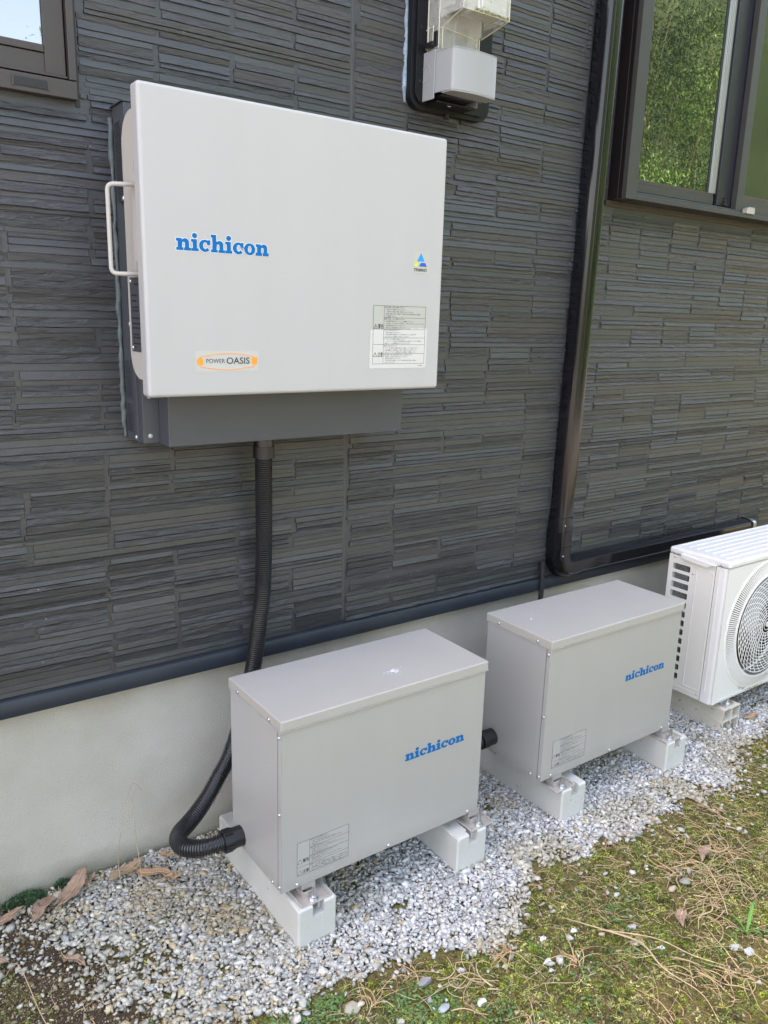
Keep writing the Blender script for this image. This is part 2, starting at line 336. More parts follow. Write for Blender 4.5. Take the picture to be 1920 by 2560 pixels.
nx, ny = X.shape
V = np.stack([X, Y, Z], -1).reshape(-1, 3)
ii, jj = np.meshgrid(np.arange(nx-1), np.arange(ny-1), indexing='ij'); a = (ii*ny+jj).ravel()
F = np.stack([a, a+ny, a+ny+1, a+1], -1)
def np_mesh(name, V, F, mats, tint=None, parent=None, smooth=False, midx=None):
    me = bpy.data.meshes.new(name); me.vertices.add(len(V)); me.vertices.foreach_set('co', np.asarray(V, np.float32).ravel())
    k = F.shape[1]; me.loops.add(F.size); me.loops.foreach_set('vertex_index', F.astype(np.int32).ravel())
    me.polygons.add(len(F)); me.polygons.foreach_set('loop_start', np.arange(0, F.size, k, dtype=np.int32))
    for m in mats: me.materials.append(m)
    if midx is not None: me.polygons.foreach_set('material_index', midx.astype(np.int32))
    me.update(calc_edges=True)
    if tint is not None:
        ca = me.color_attributes.new('tint', 'FLOAT_COLOR', 'POINT'); ca.data.foreach_set('color', np.asarray(tint, np.float32).ravel())
    if smooth: me.polygons.foreach_set('use_smooth', np.ones(len(F), bool))
    o = bpy.data.objects.new(name, me); col.objects.link(o)
    if parent is not None: o.parent = parent
    return o
def ground_material():
    m = mat('garden_soil', (.06, .05, .035), .95, spec=.2)
    t = m.node_tree; L = t.links; b = t.nodes['Principled BSDF']; tc = t.nodes.new('ShaderNodeTexCoord')
    def N(s, d=6):
        n = t.nodes.new('ShaderNodeTexNoise'); n.inputs['Scale'].default_value = s; n.inputs['Detail'].default_value = d; L.new(tc.outputs['Object'], n.inputs['Vector']); return n
    n1, n2, n3 = N(12), N(90), N(350, 3)
    r1 = t.nodes.new('ShaderNodeValToRGB'); e = r1.color_ramp.elements
    e[0].position = .36; e[0].color = (.10, .07, .035, 1); e[1].position = .62; e[1].color = (.125, .14, .02, 1)
    x = e.new(.5); x.color = (.155, .13, .045, 1)
    mxn = t.nodes.new('ShaderNodeMath'); mxn.operation = 'MULTIPLY_ADD'; L.new(n2.outputs[0], mxn.inputs[0]); mxn.inputs[1].default_value = .55
    hm = t.nodes.new('ShaderNodeMath'); hm.operation = 'MULTIPLY'; L.new(n1.outputs[0], hm.inputs[0]); hm.inputs[1].default_value = .45; L.new(hm.outputs[0], mxn.inputs[2])
    L.new(mxn.outputs[0], r1.inputs[0])
    mr = t.nodes.new('ShaderNodeMapRange'); mr.inputs[1].default_value = .3; mr.inputs[2].default_value = .7; mr.inputs[3].default_value = .5; mr.inputs[4].default_value = 1.5; L.new(n3.outputs[0], mr.inputs[0])
    vm = t.nodes.new('ShaderNodeVectorMath'); vm.operation = 'SCALE'; L.new(r1.outputs[0], vm.inputs[0]); L.new(mr.outputs[0], vm.inputs['Scale'])
    sx0 = t.nodes.new('ShaderNodeSeparateXYZ'); L.new(tc.outputs['Object'], sx0.inputs[0])
    ms = t.nodes.new('ShaderNodeMath'); ms.operation = 'MULTIPLY_ADD'; L.new(n1.outputs[0], ms.inputs[0]); ms.inputs[1].default_value = .25; L.new(sx0.outputs['X'], ms.inputs[2])
    ml = t.nodes.new('ShaderNodeMapRange'); ml.inputs[1].default_value = -.02; ml.inputs[2].default_value = -.16; L.new(ms.outputs[0], ml.inputs[0])
    soil = t.nodes.new('ShaderNodeMix'); soil.data_type = 'RGBA'; L.new(ml.outputs[0], soil.inputs[0]); L.new(vm.outputs[0], soil.inputs[6]); soil.inputs[7].default_value = (.075, .055, .038, 1)
    # unseen yard beyond the moss strip, greyed to keep green out of bounce light
    sy = t.nodes.new('ShaderNodeSeparateXYZ'); L.new(tc.outputs['Object'], sy.inputs[0])
    my = t.nodes.new('ShaderNodeMapRange'); my.inputs[1].default_value = -2.0; my.inputs[2].default_value = -2.8; L.new(sy.outputs['Y'], my.inputs[0])
    my.inputs[3].default_value = 0; my.inputs[4].default_value = 1
    far = t.nodes.new('ShaderNodeMix'); far.data_type = 'RGBA'; L.new(my.outputs[0], far.inputs[0]); L.new(soil.outputs[2], far.inputs[6]); far.inputs[7].default_value = (.16, .15, .14, 1)
    L.new(far.outputs[2], b.inputs['Base Color'])
    bp = t.nodes.new('ShaderNodeBump'); bp.inputs['Strength'].default_value = .9; bp.inputs['Distance'].default_value = .006; L.new(n2.outputs[0], bp.inputs['Height']); L.new(bp.outputs[0], b.inputs['Normal'])
    return m
tag(np_mesh('ground', V, F, [ground_material()], smooth=True), kind='structure')
# dark slope added behind the bamboo to block sky gaps mirrored in the panes
hx = np.linspace(-60, 80, 60); hy = np.linspace(-60, -7.5, 40); X, Y = np.meshgrid(hx, hy, indexing='ij')
Z = np.minimum(np.clip((-8.8-Y)*3.0, 0, 14), 14-np.clip((-17-Y)*.9, 0, 12))*np.clip((X-4)/4, .0, 1)+.5*vnoise(X*.4, Y*.4, 5)-.3
nx, ny = X.shape; ii, jj = np.meshgrid(np.arange(nx-1), np.arange(ny-1), indexing='ij'); a = (ii*ny+jj).ravel()
hill = np_mesh('hill_backdrop', np.stack([X, Y, Z], -1).reshape(-1, 3), np.stack([a, a+ny, a+ny+1, a+1], -1), [mat('backdrop_green', (.020, .036, .010), .9, bump=(3, 1, .3), var=(2.5, (.045, .08, .02), .2))], smooth=True)
tag(hill, kind='structure')

# ------------------------------------------------------------------ house
house = thing('house', 'dark house wall of split-slate siding above a pale mortar foundation', 'house')
# foundation
mb = MB(); mb.box(-3.5, 6.0, .02, .30, -.15, .4745, MT['stucco']); mb.build('foundation_wall', house)
# flashing between foundation and siding
mb = MB()
mb.prism([(.018, .4625), (-.014, .4625), (-.016, .470), (-.016, .490), (-.011, .499), (.001, .5035), (.018, .5035)], 'x', -3.5, 6.0, MT['flash'])
mb.build('base_flashing', house, bevel=.0012)
# backing sheet of the siding
mb = MB(); mb.box(-3.5, 6.0, -.0019, .30, .5035, 3.05, MT['siding'])
back = mb.build('siding_backing', house)
ca = back.data.color_attributes.new('tint', 'FLOAT_COLOR', 'POINT'); ca.data.foreach_set('color', np.tile([.038, .039, .043, .2], len(back.data.vertices)).astype(np.float32))
# eaves and roof (shade the wall)
mb = MB(); mb.box(-3.6, 6.1, -.10, 5.5, 3.05, 3.12, mat('soffit', (.5, .5, .5), .7))
mb.prism([(-.14, 3.12), (5.6, 3.12), (5.6, 3.3), (2.6, 4.0), (-.14, 3.2)], 'x', -3.7, 6.2, mat('roof_slate', (.05, .05, .055), .6))
mb.build('roof', house)
mb = MB(); mb.box(-3.5, 6.0, 5.0, 5.2, -.1, 3.05, MT['stucco']); mb.box(-3.5, -3.3, .3, 5.0, -.1, 3.05, MT['stucco']); mb.box(5.8, 6.0, .3, 5.0, -.1, 3.05, MT['stucco']); mb.build('rear_walls', house)

# siding stones
DX = .1525; X0 = .0273
SEAMS = [(.4803, .006), (1.275, .014)]
rects = [(-.9, -.128, 1.655, 2.3), (1.38, 3.2, 1.635, 2.55)]
z = .5045; rows = []
rr_ = random.Random(21)
while z < 2.45:
    h = rr_.choice([.0085, .0095, .0105, .0115, .012, .0125, .0135, .0145, .0165])*1.07; rows.append((z, z+h)); z += h
SV = []; SF = []; ST = []; nv = 0
kmin, kmax = -9, 22
present = {k: True for k in range(kmin, kmax+1)}; offs = {k: 0 for k in range(kmin, kmax+1)}; left = {k: 0 for k in range(kmin, kmax+1)}
TONES = [(.047, .049, .053), (.050, .051, .055), (.048, .048, .050), (.046, .049, .055), (.053, .055, .061), (.050, .050, .051)]
for (z0, z1) in rows:
    js = []
    for k in range(kmin, kmax+1):
        if left[k] <= 0:
            present[k] = rr_.random() < .40; offs[k] = rr_.choice([-.005, 0, .003, .006]); left[k] = rr_.randint(1, 5) if present[k] else rr_.randint(1, 2)
        left[k] -= 1
        x = X0+DX*k+(.004 if k % 2 else -.004)
        if present[k]: js.append((x+offs[k]+rr_.uniform(-.0015, .0015), rr_.choice([.0003, .0036, .0044, .0050])))
    segs = []; prev = -1.4
    for x, g in js:
        if x-prev > .05: segs.append((prev+.0, x-g)); prev = x+g
    out = []
    for a, b in segs:
        for sx, sg in SEAMS:
            if a < sx-sg < b and b > sx-sg: 
                if sx+sg < b: out.append((a, sx-sg)); a = sx+sg
                else: b = sx-sg
            elif sx-sg <= a < sx+sg: a = sx+sg
        if b-a > .012: out.append((a, b))
    for a, b in out:
        skip = False
        for (rx0, rx1, rz0, rz1) in rects:
            if z1 > rz0 and z0 < rz1:
                if a >= rx0 and b <= rx1: skip = True
                elif a < rx1 < b: a = rx1
                elif a < rx0 < b: b = rx0
        if skip or b-a < .012: continue
        hgt = z1-z0
        kind = rr_.random()
        if kind < .25: lev, rough, tilt = rr_.choice([.0020, .0026]), .2, rr_.choice([0, .0010])
        elif kind < .62: lev, rough, tilt = rr_.choice([.0028, .0036, .0045]), 1.0, rr_.choice([-.0016, .0006, .0016, .0026])
        elif kind < .84: lev, rough, tilt = rr_.choice([.0055, .0065]), .5, rr_.choice([-.0036, -.0028, -.0018])
        else: lev, rough, tilt = rr_.choice([.0024, .0032]), .35, rr_.choice([.0022, .0032])
        gap = rr_.choice([.0002, .0004, .0006, .0009]); bt, bb, bs = rr_.choice([.0010, .0018]), .0007, rr_.choice([.0012, .0028])
        nxs = max(3, int((b-a)/.013)+1); sxs = np.linspace(a+bs, b-bs, nxs); szs = np.linspace(z0+gap+bb, z1-gap*.3-bt, 4 if hgt > .0118 else 3)
        GX, GZ = np.meshgrid(np.concatenate([[a], sxs, [b]]), np.concatenate([[z0+gap], szs, [z1-gap*.3]]), indexing='ij')
        GX = GX.copy(); GZ = GZ.copy()
        tt = (GZ-z0)/hgt
        amp = .0014*rough
        n1 = vnoise(GX*38+GZ*70, GZ*150, 4)-.5; n2 = vnoise(GX*95-GZ*60, GZ*260, 6)-.5
        GY = -(lev+.0008+tilt*(1-tt)+amp*1.6*n1+amp*n2)
        wob = (vnoise(GX*30, GZ*0+z0*90, 8)-.5)*.0017*(rough+.35)
        GZ[:, 0] += wob[:, 0]; GZ[:, 1] += wob[:, 1]; GZ[:, -2] += wob[:, -2]*.7
        GY[0, :] = .001; GY[-1, :] = .001; GY[:, 0] = .001; GY[:, -1] = .001
        m_, n_ = GX.shape
        SV.append(np.stack([GX, GY, GZ], -1).reshape(-1, 3))
        ii, jj = np.meshgrid(np.arange(m_-1), np.arange(n_-1), indexing='ij'); q = (ii*n_+jj).ravel()+nv
        SF.append(np.stack([q, q+n_, q+n_+1, q+1], -1)); nv += m_*n_
        c = rr_.choice(TONES); k = rr_.uniform(.72, .94)
        ST.append(np.tile([c[0]*k, c[1]*k, c[2]*k, rough], (m_*n_, 1)))
sid = np_mesh('slate_siding', np.concatenate(SV), np.concatenate(SF), [MT['siding']], tint=np.concatenate(ST), parent=house)
me = sid.data; me.polygons.foreach_set('use_smooth', np.ones(len(me.polygons), bool))
e = sid.modifiers.new('edges', 'EDGE_SPLIT'); e.split_angle = R(28)
# vertical sealed seam
mb = MB(); zz = np.arange(.5045, 2.45, .02)
mb.tube([(.4803+.0006*math.sin(z*40), .0018, z) for z in zz], .0048, MT['caulk'], 8, flat=.8)
mb.build('sealed_seam', house, smooth=True)

# ------- window on the left
win = thing('tmp', None, None); col.objects.unlink(win); bpy.data.objects.remove(win)
def part_window_left():
    f = MB(); m = MT['frame']
    xr = -.137
    f.box(-.75, xr, -.024, .02, 1.668, 1.6985, m)                   # sill face
    f.box(-.75, -.152, -.020, .02, 1.7015, 1.7055, m)
    f.box(-.1505, xr-.0002, -.0245, .02, 1.700, 2.38, m)                # outer member
    w_ = f.build('window', house, bevel=.0012)
    w_['label'] = 'brown framed window at the top left corner'
    g = MB(); g.box(-.745, -.1535, -.010, .012, 1.7065, 1.74, m)       # rail lower part
    g.box(-.745, -.1895, -.013, .010, 1.741, 1.7535, m)
    g.box(-.189, -.1535, -.0145, .014, 1.7065, 2.37, m)
    g.build('sash', w_, bevel=.001)
    p = MB(); p.box(-.745, -.1895, -.006, -.001, 1.7536, 2.37, MT['glasssky']); p.build('pane', w_)
    s = MB(); s.box(-.248, -.190, -.0252, -.018, 1.676, 1.691, MT['rubber']); s.box(-.2465, -.1915, -.0256, -.018, 1.6775, 1.6835, MT['framedark']); s.box(-.251, -.2475, -.0262, -.018, 1.675, 1.692, MT['frame']); s.box(-.1905, -.187, -.0262, -.018, 1.675, 1.692, MT['frame']); s.build('drain_slot', w_)
    b = MB(); b.box(-.1365, -.1285, -.004, .004, 1.66, 2.4, MT['rubber']); b.build('gasket', w_)
part_window_left()
def part_window_right():
    f = MB(); m = MT['framegrey']
    f.box(1.385, 1.432, -.0705, -.055, 1.6455, 2.5, m)               # front lip of jamb
    f.box(1.432, 3.1, -.0705, -.058, 1.6455, 1.6585, m)               # sill front
    f.box(1.436, 3.1, -.056, -.052, 1.6455, 1.668, m); f.box(1.436, 3.1, -.044, -.041, 1.6455, 1.672, m); f.box(1.436, 3.1, -.032, -.029, 1.6455, 1.676, m)
    f.box(1.436, 3.1, -.060, 0.0, 1.6455, 1.6615, m)
    w_ = f.build('window', house, bevel=.001)
    w_['label'] = 'sliding window with bamboo mirrored in its glass, upper right'
    j = MB(); j.box(1.3855, 1.432, -.0545, .01, 1.6465, 2.5, MT['framedark']); j.box(1.3845, 1.39, -.040, -.037, 1.6465, 2.5, MT['rubber']); j.build('side_jamb', w_, bevel=.0008)
    u = MB(); u.prism([(.004, 1.628), (-.008, 1.628), (-.012, 1.634), (-.012, 1.6445), (.004, 1.6445)], 'x', 1.37, 3.1, mat('brown_sill_trim', (.035, .027, .020), .5)); u.build('under_sill_trim', w_)
    d = MT['framedark']; g = MT['framegrey']
    s = MB(); s.box(1.4325, 1.87, -.030, -.012, 1.677, 1.700, g); s.box(1.4325, 1.87, -.0285, -.012, 1.7005, 1.712, MT['frame'])
    s.box(1.4325, 1.470, -.030, -.012, 1.7125, 2.5, g); s.box(1.885, 1.965, -.034, -.012, 1.677, 2.5, mat('blue_black_stile', (.03, .03, .042), .3, metal=.3)); s.build('sash', w_, bevel=.001)
    p = MB(); p.box(1.4705, 1.835, -.0245, -.018, 1.7125, 2.5, MT['glass']); p.build('pane', w_)
    e_ = MB(); e_.box(1.835, 1.846, -.0262, -.016, 1.7125, 2.5, MT['rubber']); e_.box(1.8462, 1.8845, -.0258, -.016, 1.7125, 2.5, MT['silver'])
    for k in range(4): e_.box(1.850+k*.0085, 1.8535+k*.0085, -.0285, -.0245, 1.7125, 2.5, mat('ridge_strip', (.4, .42, .42), .4, metal=.5) if k == 0 else MT['silver'])
    e_.build('edge_strip', w_)
    s = MB(); s.box(1.963, 2.002, -.056, -.036, 1.668, 2.5, g); s.box(2.002, 3.0, -.056, -.036, 1.668, 1.702, g); s.box(2.002, 3.0, -.053, -.036, 1.7025, 1.717, MT['frame']); s.build('sash', w_, bevel=.001)
    p = MB(); p.box(2.0025, 3.0, -.050, -.044, 1.7175, 2.5, MT['glassdim']); p.build('pane', w_)
    l = MB(); l.box(2.0, 2.045, -.076, -.0575, 1.6585, 1.675, MT['stainless']); l.box(2.010, 2.047, -.074, -.058, 1.6752, 1.680, MT['silver']); l.build('sash_stop', w_, bevel=.0015)
    c = MB(); c.box(1.915, 1.935, -.042, -.034, 1.679, 1.688, MT['connector']); c.dome((1.925, -.036, 1.694), (0, -1, 0), .004, .004, MT['connector']); c.dome((1.922, -.036, 1.702), (0, -1, 0), .003, .004, MT['connector']); c.build('latch', w_)
part_window_right()

# ------------------------------------------------------------------ inverter on the wall
inv = thing('power_conditioner', 'large pale grey wall cabinet with blue lettering and a handle on its left side', 'power unit', (.24, 0, 1.03))
mb = MB(); d = MT['darkmetal']
mb.box(-.070, .56, -.074, -.001, 1.031, 1.668, d)
mb.box(-.074, .564, -.076, -.001, 1.6685, 1.6705, d)
brk = mb.build('wall_bracket', inv, bevel=.0015)
def vent(mb, pts, x):
    plate_x(mb, [pts], x, .0004, MT['darkmetal'])
    y0 = min(-p[0] for p in pts); y1 = max(-p[0] for p in pts); z0 = min(p[1] for p in pts); z1 = max(p[1] for p in pts)
    zz = z0+.004
    while zz < z1-.003:
        yy0, yy1 = y0+.004, y1-.004
        if zz > z1-.018: yy0 += (zz-(z1-.018))*.5
        if zz < z0+.018 and z0 > 1.3: yy1 -= (z0+.018-zz)*.5
        mb.box(x-.0012, x-.0003, yy0, yy1, zz, zz+.0024, MT['vent']); zz += .0044
mb = MB(); vent(mb, [(.020, 1.50), (.045, 1.49), (.060, 1.50), (.060, 1.625), (.052, 1.64), (.026, 1.63), (.020, 1.61)], -.0712); mb.build('vent_grille', brk)
mb = MB(); vent(mb, [(.018, 1.115), (.052, 1.115), (.052, 1.195), (.018, 1.195)], -.0712); mb.build('vent_grille', brk)
mb = MB(); vent(mb, [(.018, 1.045), (.052, 1.045), (.052, 1.105), (.018, 1.105)], -.0712); mb.build('vent_grille', brk)
for y, z in ((-.055, 1.50), (-.058, 1.265), (-.068, 1.04)): screw('screw', (-.0705, y, z), (-1, 0, 0), .0055, .004, MT['steel'], brk)
mb = MB()   # green-grey sealant along the bracket edge
zz = np.arange(1.032, 1.655, .006)
mb.tube([(-.073-.003*float(vnoise(np.array(z*60.), np.array(0.), 3)), -.006, z) for z in zz], [.003+.0040*float(vnoise(np.array(z*45.), np.array(2.), 9)) for z in zz], MT['sealant_green'], 8)
mb.build('sealant_bead', inv, smooth=True)
mb = MB()   # rounded beige side body
pr = []
for cy, cz, a0 in ((-.198, 1.640, 0), (-.148, 1.588, 90), (-.148, 1.215, 180), (-.198, 1.160, 270)):
    r = .052 if cy == -.148 else .002
    for k in range(9):
        a = R(a0+90*k/8)
        # a0: direction in (y,z) with the back (towards the wall) being +y
        if a0 == 90: pr.append((cy+r*math.cos(R(90-90*k/8)), cz+r*math.sin(R(90-90*k/8))))
        elif a0 == 180: pr.append((cy+r*math.cos(R(0-90*k/8)), cz+r*math.sin(R(0-90*k/8))))
        else: pass
    if cy == -.198 and a0 == 0: pr.append((-.2005, 1.640))
    if a0 == 270: pr.append((-.2005, 1.163))
mb.prism(pr, 'x', -.0845, .555, MT['beige'])
body = mb.build('body', inv, bevel=.0015)
mb = MB(); mb.box(-.0855, -.0847, -.158, -.150, 1.515, 1.552, MT['beige']); mb.box(-.0855, -.0847, -.172, -.158, 1.520, 1.535, MT['beige'])
mb.build('latch_plate', body, bevel=.0004)
mb = MB(); mb.box(-.0862, -.0847, -.172, -.152, 1.354, 1.381, MT['stainless']); mb.build('latch_plate', body, bevel=.0004)
# nameplate with its faint rows of writing
mb = MB(); mb.box(-.0853, -.0847, -.188, -.110, 1.215, 1.352, MT['darkmetal'])
for k, (z, a, b) in enumerate([(1.338, .3, .8), (1.318, .1, .5), (1.308, .1, .45), (1.296, .1, .55), (1.290, .1, .55), (1.276, .05, .9), (1.266, .05, .9), (1.258, .05, .6), (1.246, .1, .5), (1.240, .1, .7), (1.229, .1, .6), (1.222, .1, .3)]):
    y0 = -.114-.07*a; y1 = -.114-.07*b; yy = y0
    while yy > y1: mb.box(-.0856, -.0854, yy-.0035, yy, z, z+.0032, MT['ink']); yy -= .005
mb.build('nameplate', body)
for y, z in ((-.117, 1.345), (-.117, 1.222)): screw('screw', (-.0853, y, z), (-1, 0, 0), .0045, .0035, MT['steel'], body)
# door
mb = MB(); mb.box(-.101, .579, -.2356, -.2005, 1.1365, 1.6695, MT['door'])
door = mb.build('door', inv, bevel=.007, seg=4)
mb = MB(); logo(mb, -.0395, 1.4005, .184, .0305, -.2362, MT['blue'], MT['white']); 
# the printed name follows the door, level with its lower edge
mb.build('lettering', door)
mb = MB()
plate_y(mb, [rrect(-.0095, .1215, 1.1828, 1.2215, .004)], -.2359, .0001, MT['sticker'])
yo = -.2363
put_text(mb, 'POWER', .012, 1.1985, .0082, yo, MT['ink2'], width=.0385); put_text(mb, 'OASIS', .0535, 1.1968, .0125, yo, MT['ink2'], width=.0485, bold=.012)
def bow(x0, x1, z, dz, t, n=16):
    up = [(x0+(x1-x0)*k/n, z+dz*math.sin(math.pi*k/n)) for k in range(n+1)]
    return up+[(p[0], p[1]-t) for p in up[::-1]]
plate_y(mb, [bow(.0, .1125, 1.2108, .0065, .0014)], yo, .00005, MT['orange'])
plate_y(mb, [bow(.0, .1125, 1.1928, -.0062, .0014)], yo, .00005, MT['orange'])
mb.box(-.0002, .0007, yo, yo+.0001, 1.206, 1.2105, MT['orange']); mb.box(-.0002, .0007, yo, yo+.0001, 1.1916, 1.197, MT['orange'])
mb.box(.1118, .1127, yo, yo+.0001, 1.206, 1.2105, MT['orange']); mb.box(.1118, .1127, yo, yo+.0001, 1.1916, 1.197, MT['orange'])
plate_y(mb, [[(-.0065, 1.1955), (.0065, 1.1955), (.0065, 1.2045), (.004, 1.2075), (.0015, 1.2095), (-.0015, 1.2095), (-.004, 1.2075), (-.0065, 1.2045)]], yo, .00005, MT['orange'])
plate_y(mb, [[(.1065, 1.1965), (.1085, 1.1965), (.1085, 1.1945), (.1155, 1.1945), (.1155, 1.1965), (.1185, 1.1965), (.1185, 1.209), (.1065, 1.209)]], yo, .00005, MT['orange'])
mb.build('name_sticker', door)
mb = MB(); plate_y(mb, [rrect(.4945, .5405, 1.3875, 1.4345, .003)], -.2359, .0001, mat('faded_clear_sticker', (.47, .475, .42), .35, var=(90, (.49, .465, .43), .3)))
plate_y(mb, [[(.5055, 1.4125), (.5265, 1.4125), (.5165, 1.4305)]], yo, .00005, MT['lightblue'])
plate_y(mb, [[(.4975, 1.402), (.5065, 1.402), (.5115, 1.4098), (.5025, 1.4098)]], yo, .00005, MT['lime'])
plate_y(mb, [[(.5115, 1.402), (.533, 1.402), (.5285, 1.4098), (.5165, 1.4098)]], yo, .00005, MT['deepblue'])
put_text(mb, 'TRIBRID', .497, 1.3915, .0062, yo, MT['ink'], width=.0365, shear=.25, bold=.02)
mb.build('emblem_sticker', door)
def tri(mb, x, z, s, y, m, t=.0006):
    h = s*.87
    o = [(x, z), (x+s, z), (x+s/2, z+h)]; i = [(x+t*1.8, z+t), (x+s-t*1.8, z+t), (x+s/2, z+h-t*2)]
    plate_y(mb, [o, i[::-1]], y, .00005, m); mb.box(x+s/2-t*.45, x+s/2+t*.45, y, y+.0001, z+h*.33, z+h*.68, m); mb.box(x+s/2-t*.45, x+s/2+t*.45, y, y+.0001, z+h*.16, z+h*.25, m)
def frame_lines(mb, x0, x1, z0, z1, t, y, m, cols=(), rows=(), full=()):
    mb.box(x0, x1, y, y+.0001, z1-t, z1, m); mb.box(x0, x1, y, y+.0001, z0, z0+t, m)
    mb.box(x0, x0+t, y, y+.0001, z0+t, z1-t, m); mb.box(x1-t, x1, y, y+.0001, z0+t, z1-t, m)
    for c in cols: mb.box(c-t/2, c+t/2, y, y+.0001, z0+t, z1-t, m)
    for r in rows: mb.box(cols[0]+t/2, x1-t, y, y+.0001, r-t/2, r+t/2, m)
    for r in full: mb.box(x0+t, cols[0]-t/2, y, y+.0001, r-t/2, r+t/2, m)
WARN = [['火災や感電、本体の破損になります。', '・正面パネルを開けないでください。', '・ご自身での分解、修理、改造をしないでください。', '・設置、修理、移設、点検をする場合には必ず販売店または工事店', '　にご連絡ください。'],
        ['故障や感電、けがの原因になります。', '・本体が壁に固定されていることを確認してください。', '・上に乗る、ぶら下がる、寄り掛かる、物をかけるなどしないでください。', '・濡れ雑巾を当てないでください。', '・本体の上に物を置かないでください。'],
        ['やけどのおそれがあります。', '・本体には触れないでください。', '・保守点検作業は電源を切り、安全な温度であること、電圧が印加', '　されていないことを確認してから行ってください。'],
        ['ペースメーカの誤作動の原因になります。', '・ペースメーカや植込み型除細動器(ICD)を使用している方は装置に', '　触れたり、その設置周囲に近づかないでください。'],
        ['故障のおそれがあります。', '・万一、煙、異臭、異音等が発生した場合は、すぐに室内リモコン', '　の設定画面上の「運転停止」を押し、蓄電システム用ブレーカを', '　「OFF」にしてから、販売店または工事店にご連絡ください。'],
        ['火災や感電、本体の性能を発揮できなくなる原因になります。', '・吸排気口、配管から物を入れないでください。', '・吸排気口を塞がないでください。', '・本体の周辺には殺虫剤、エアコンの排気口等の熱が発生する物を近', '　づけないでください。']]
def warn_label(mb, x0, x1, z0, z1, xc, fr, texts, yy, m, t, split, res=1):
    H = z1-z0; zs = [z1-H*f for f in fr]
    frame_lines(mb, x0, x1, z0, z1, t, yy, m, cols=(xc,), rows=zs[1:-1], full=(zs[split],))
    for k, lines in enumerate(texts):
        a, b = zs[k]-t*1.2, zs[k+1]+t*1.2; lh = (a-b)/len(lines)
        for j, s in enumerate(lines):
            ind = .002*(1 if s[0] in '・　' else 0)
            n = len(s.strip('　')); put_text(mb, s.strip('　'), xc+t+.001+ind, a-lh*(j+1)+lh*.2, lh*.66, yy, m, width=min((x1-xc-.004-ind), n*lh*.68), res=res)
mb = MB()
plate_y(mb, [rrect(.3905, .5405, 1.2655, 1.3195, .003)], -.2359, .00006, MT['papergreen'])
v_ = [(.3865, 1.2655), (.465, 1.2655), (.478, 1.269), (.489, 1.2672), (.499, 1.2702), (.51, 1.2685), (.52, 1.2705), (.5405, 1.2692), (.5405, 1.187)]+[(.539, 1.1845), (.5365, 1.1835), (.390, 1.1835), (.387, 1.185), (.3858, 1.188)]
plate_y(mb, [v_], -.23605, .00005, MT['paperwhite'])
warn_label(mb, .3934, .535, 1.193, 1.3164, .4215, [0, .20, .40, .545, .665, .82, 1.0], WARN, -.2363, MT['ink2'], .0006, 4)
tri(mb, .3942, 1.268, .0115, -.2363, MT['ink2'], .0008); put_text(mb, '警告', .4065, 1.2675, .0105, -.2363, MT['ink2'], width=.0138, bold=.01)
tri(mb, .3942, 1.2085, .0115, -.2363, MT['ink2'], .0008); put_text(mb, '注意', .4065, 1.208, .0105, -.2363, MT['ink2'], width=.0138, bold=.01)
put_text(mb, 'CJHMES80', .5175, 1.1873, .0026, -.2363, MT['ink2'])
mb.build('warning_sticker', door)
# lower housing
mb = MB(); mb.box(-.0665, -.032, -.0965, -.0745, 1.0305, 1.16, d); cc_ = mb.build('corner_cover', inv, bevel=.0012)
mb = MB(); mb.box(-.0322, .545, -.146, -.0745, 1.0275, 1.1625, d)
low = mb.build('lower_housing', inv, bevel=.0015)
for x, z in ((-.050, 1.045), (-.050, 1.125)): screw('screw', (x-.002, -.0967, z), (0, -1, 0), .0048, .003, MT['beige'], cc_)
for x in (.045, .36): screw('screw', (x, -.11, 1.0273), (0, 0, -1), .005, .004, MT['beige'], low)
for y in (-.095, -.135): screw('screw', (-.0323, y, 1.035), (-1, 0, 0), .0022, .002, d, low)
# handle
mb = MB()
def fillet(pts, r, n=6):
    out = [Vector(pts[0])]
    for i in range(1, len(pts)-1):
        p, a, b = Vector(pts[i]), Vector(pts[i-1]), Vector(pts[i+1])
        u = (a-p).normalized(); v = (b-p).normalized(); A = p+u*r; B = p+v*r
        for k in range(n+1):
            t = k/n; out.append(A*(1-t)**2+p*2*t*(1-t)+B*t*t)
    return out+[Vector(pts[-1])]
mb.tube(fillet([(-.085, -.166, 1.512), (-.128, -.140, 1.512), (-.128, -.140, 1.357), (-.085, -.166, 1.357)], .012), .0040, MT['beige'], 14)
mb.build('handle', inv, smooth=True)

# ------------------------------------------------------------------ corrugated conduit
def cr_path(P, step):
    P = [Vector(p) for p in P]; P = [P[0]*2-P[1]]+P+[P[-1]*2-P[-2]]; out = []
    for i in range(1, len(P)-2):
        a, b, c, e = P[i-1:i+3]
        for k in range(40):
            t = k/40; out.append(.5*((2*b)+(-a+c)*t+(2*a-5*b+4*c-e)*t*t+(-a+3*b-3*c+e)*t**3))
    out.append(P[-2])
    res = [out[0]]; acc = 0
    for i in range(1, len(out)):
        s = (out[i]-out[i-1]).length
        while acc+s >= step:
            f = (step-acc)/s; q = out[i-1].lerp(out[i], f); res.append(q); out[i-1] = q; s = (out[i]-q).length; acc = 0
        acc += s
    return res
def hose(mb, pts, r, m, pitch=.0052, seg=24, dip=.0036):
    P = cr_path(pts, pitch/4); prof = [r, r, r-dip, r-dip]
    mb.tube(P, [prof[i % 4] for i in range(len(P))], m, seg)
hz = thing('corrugated_conduit', 'thick black corrugated conduit hanging from the wall cabinet to the nearer battery box', 'conduit', (-.05, -.17, .12))
mb = MB()
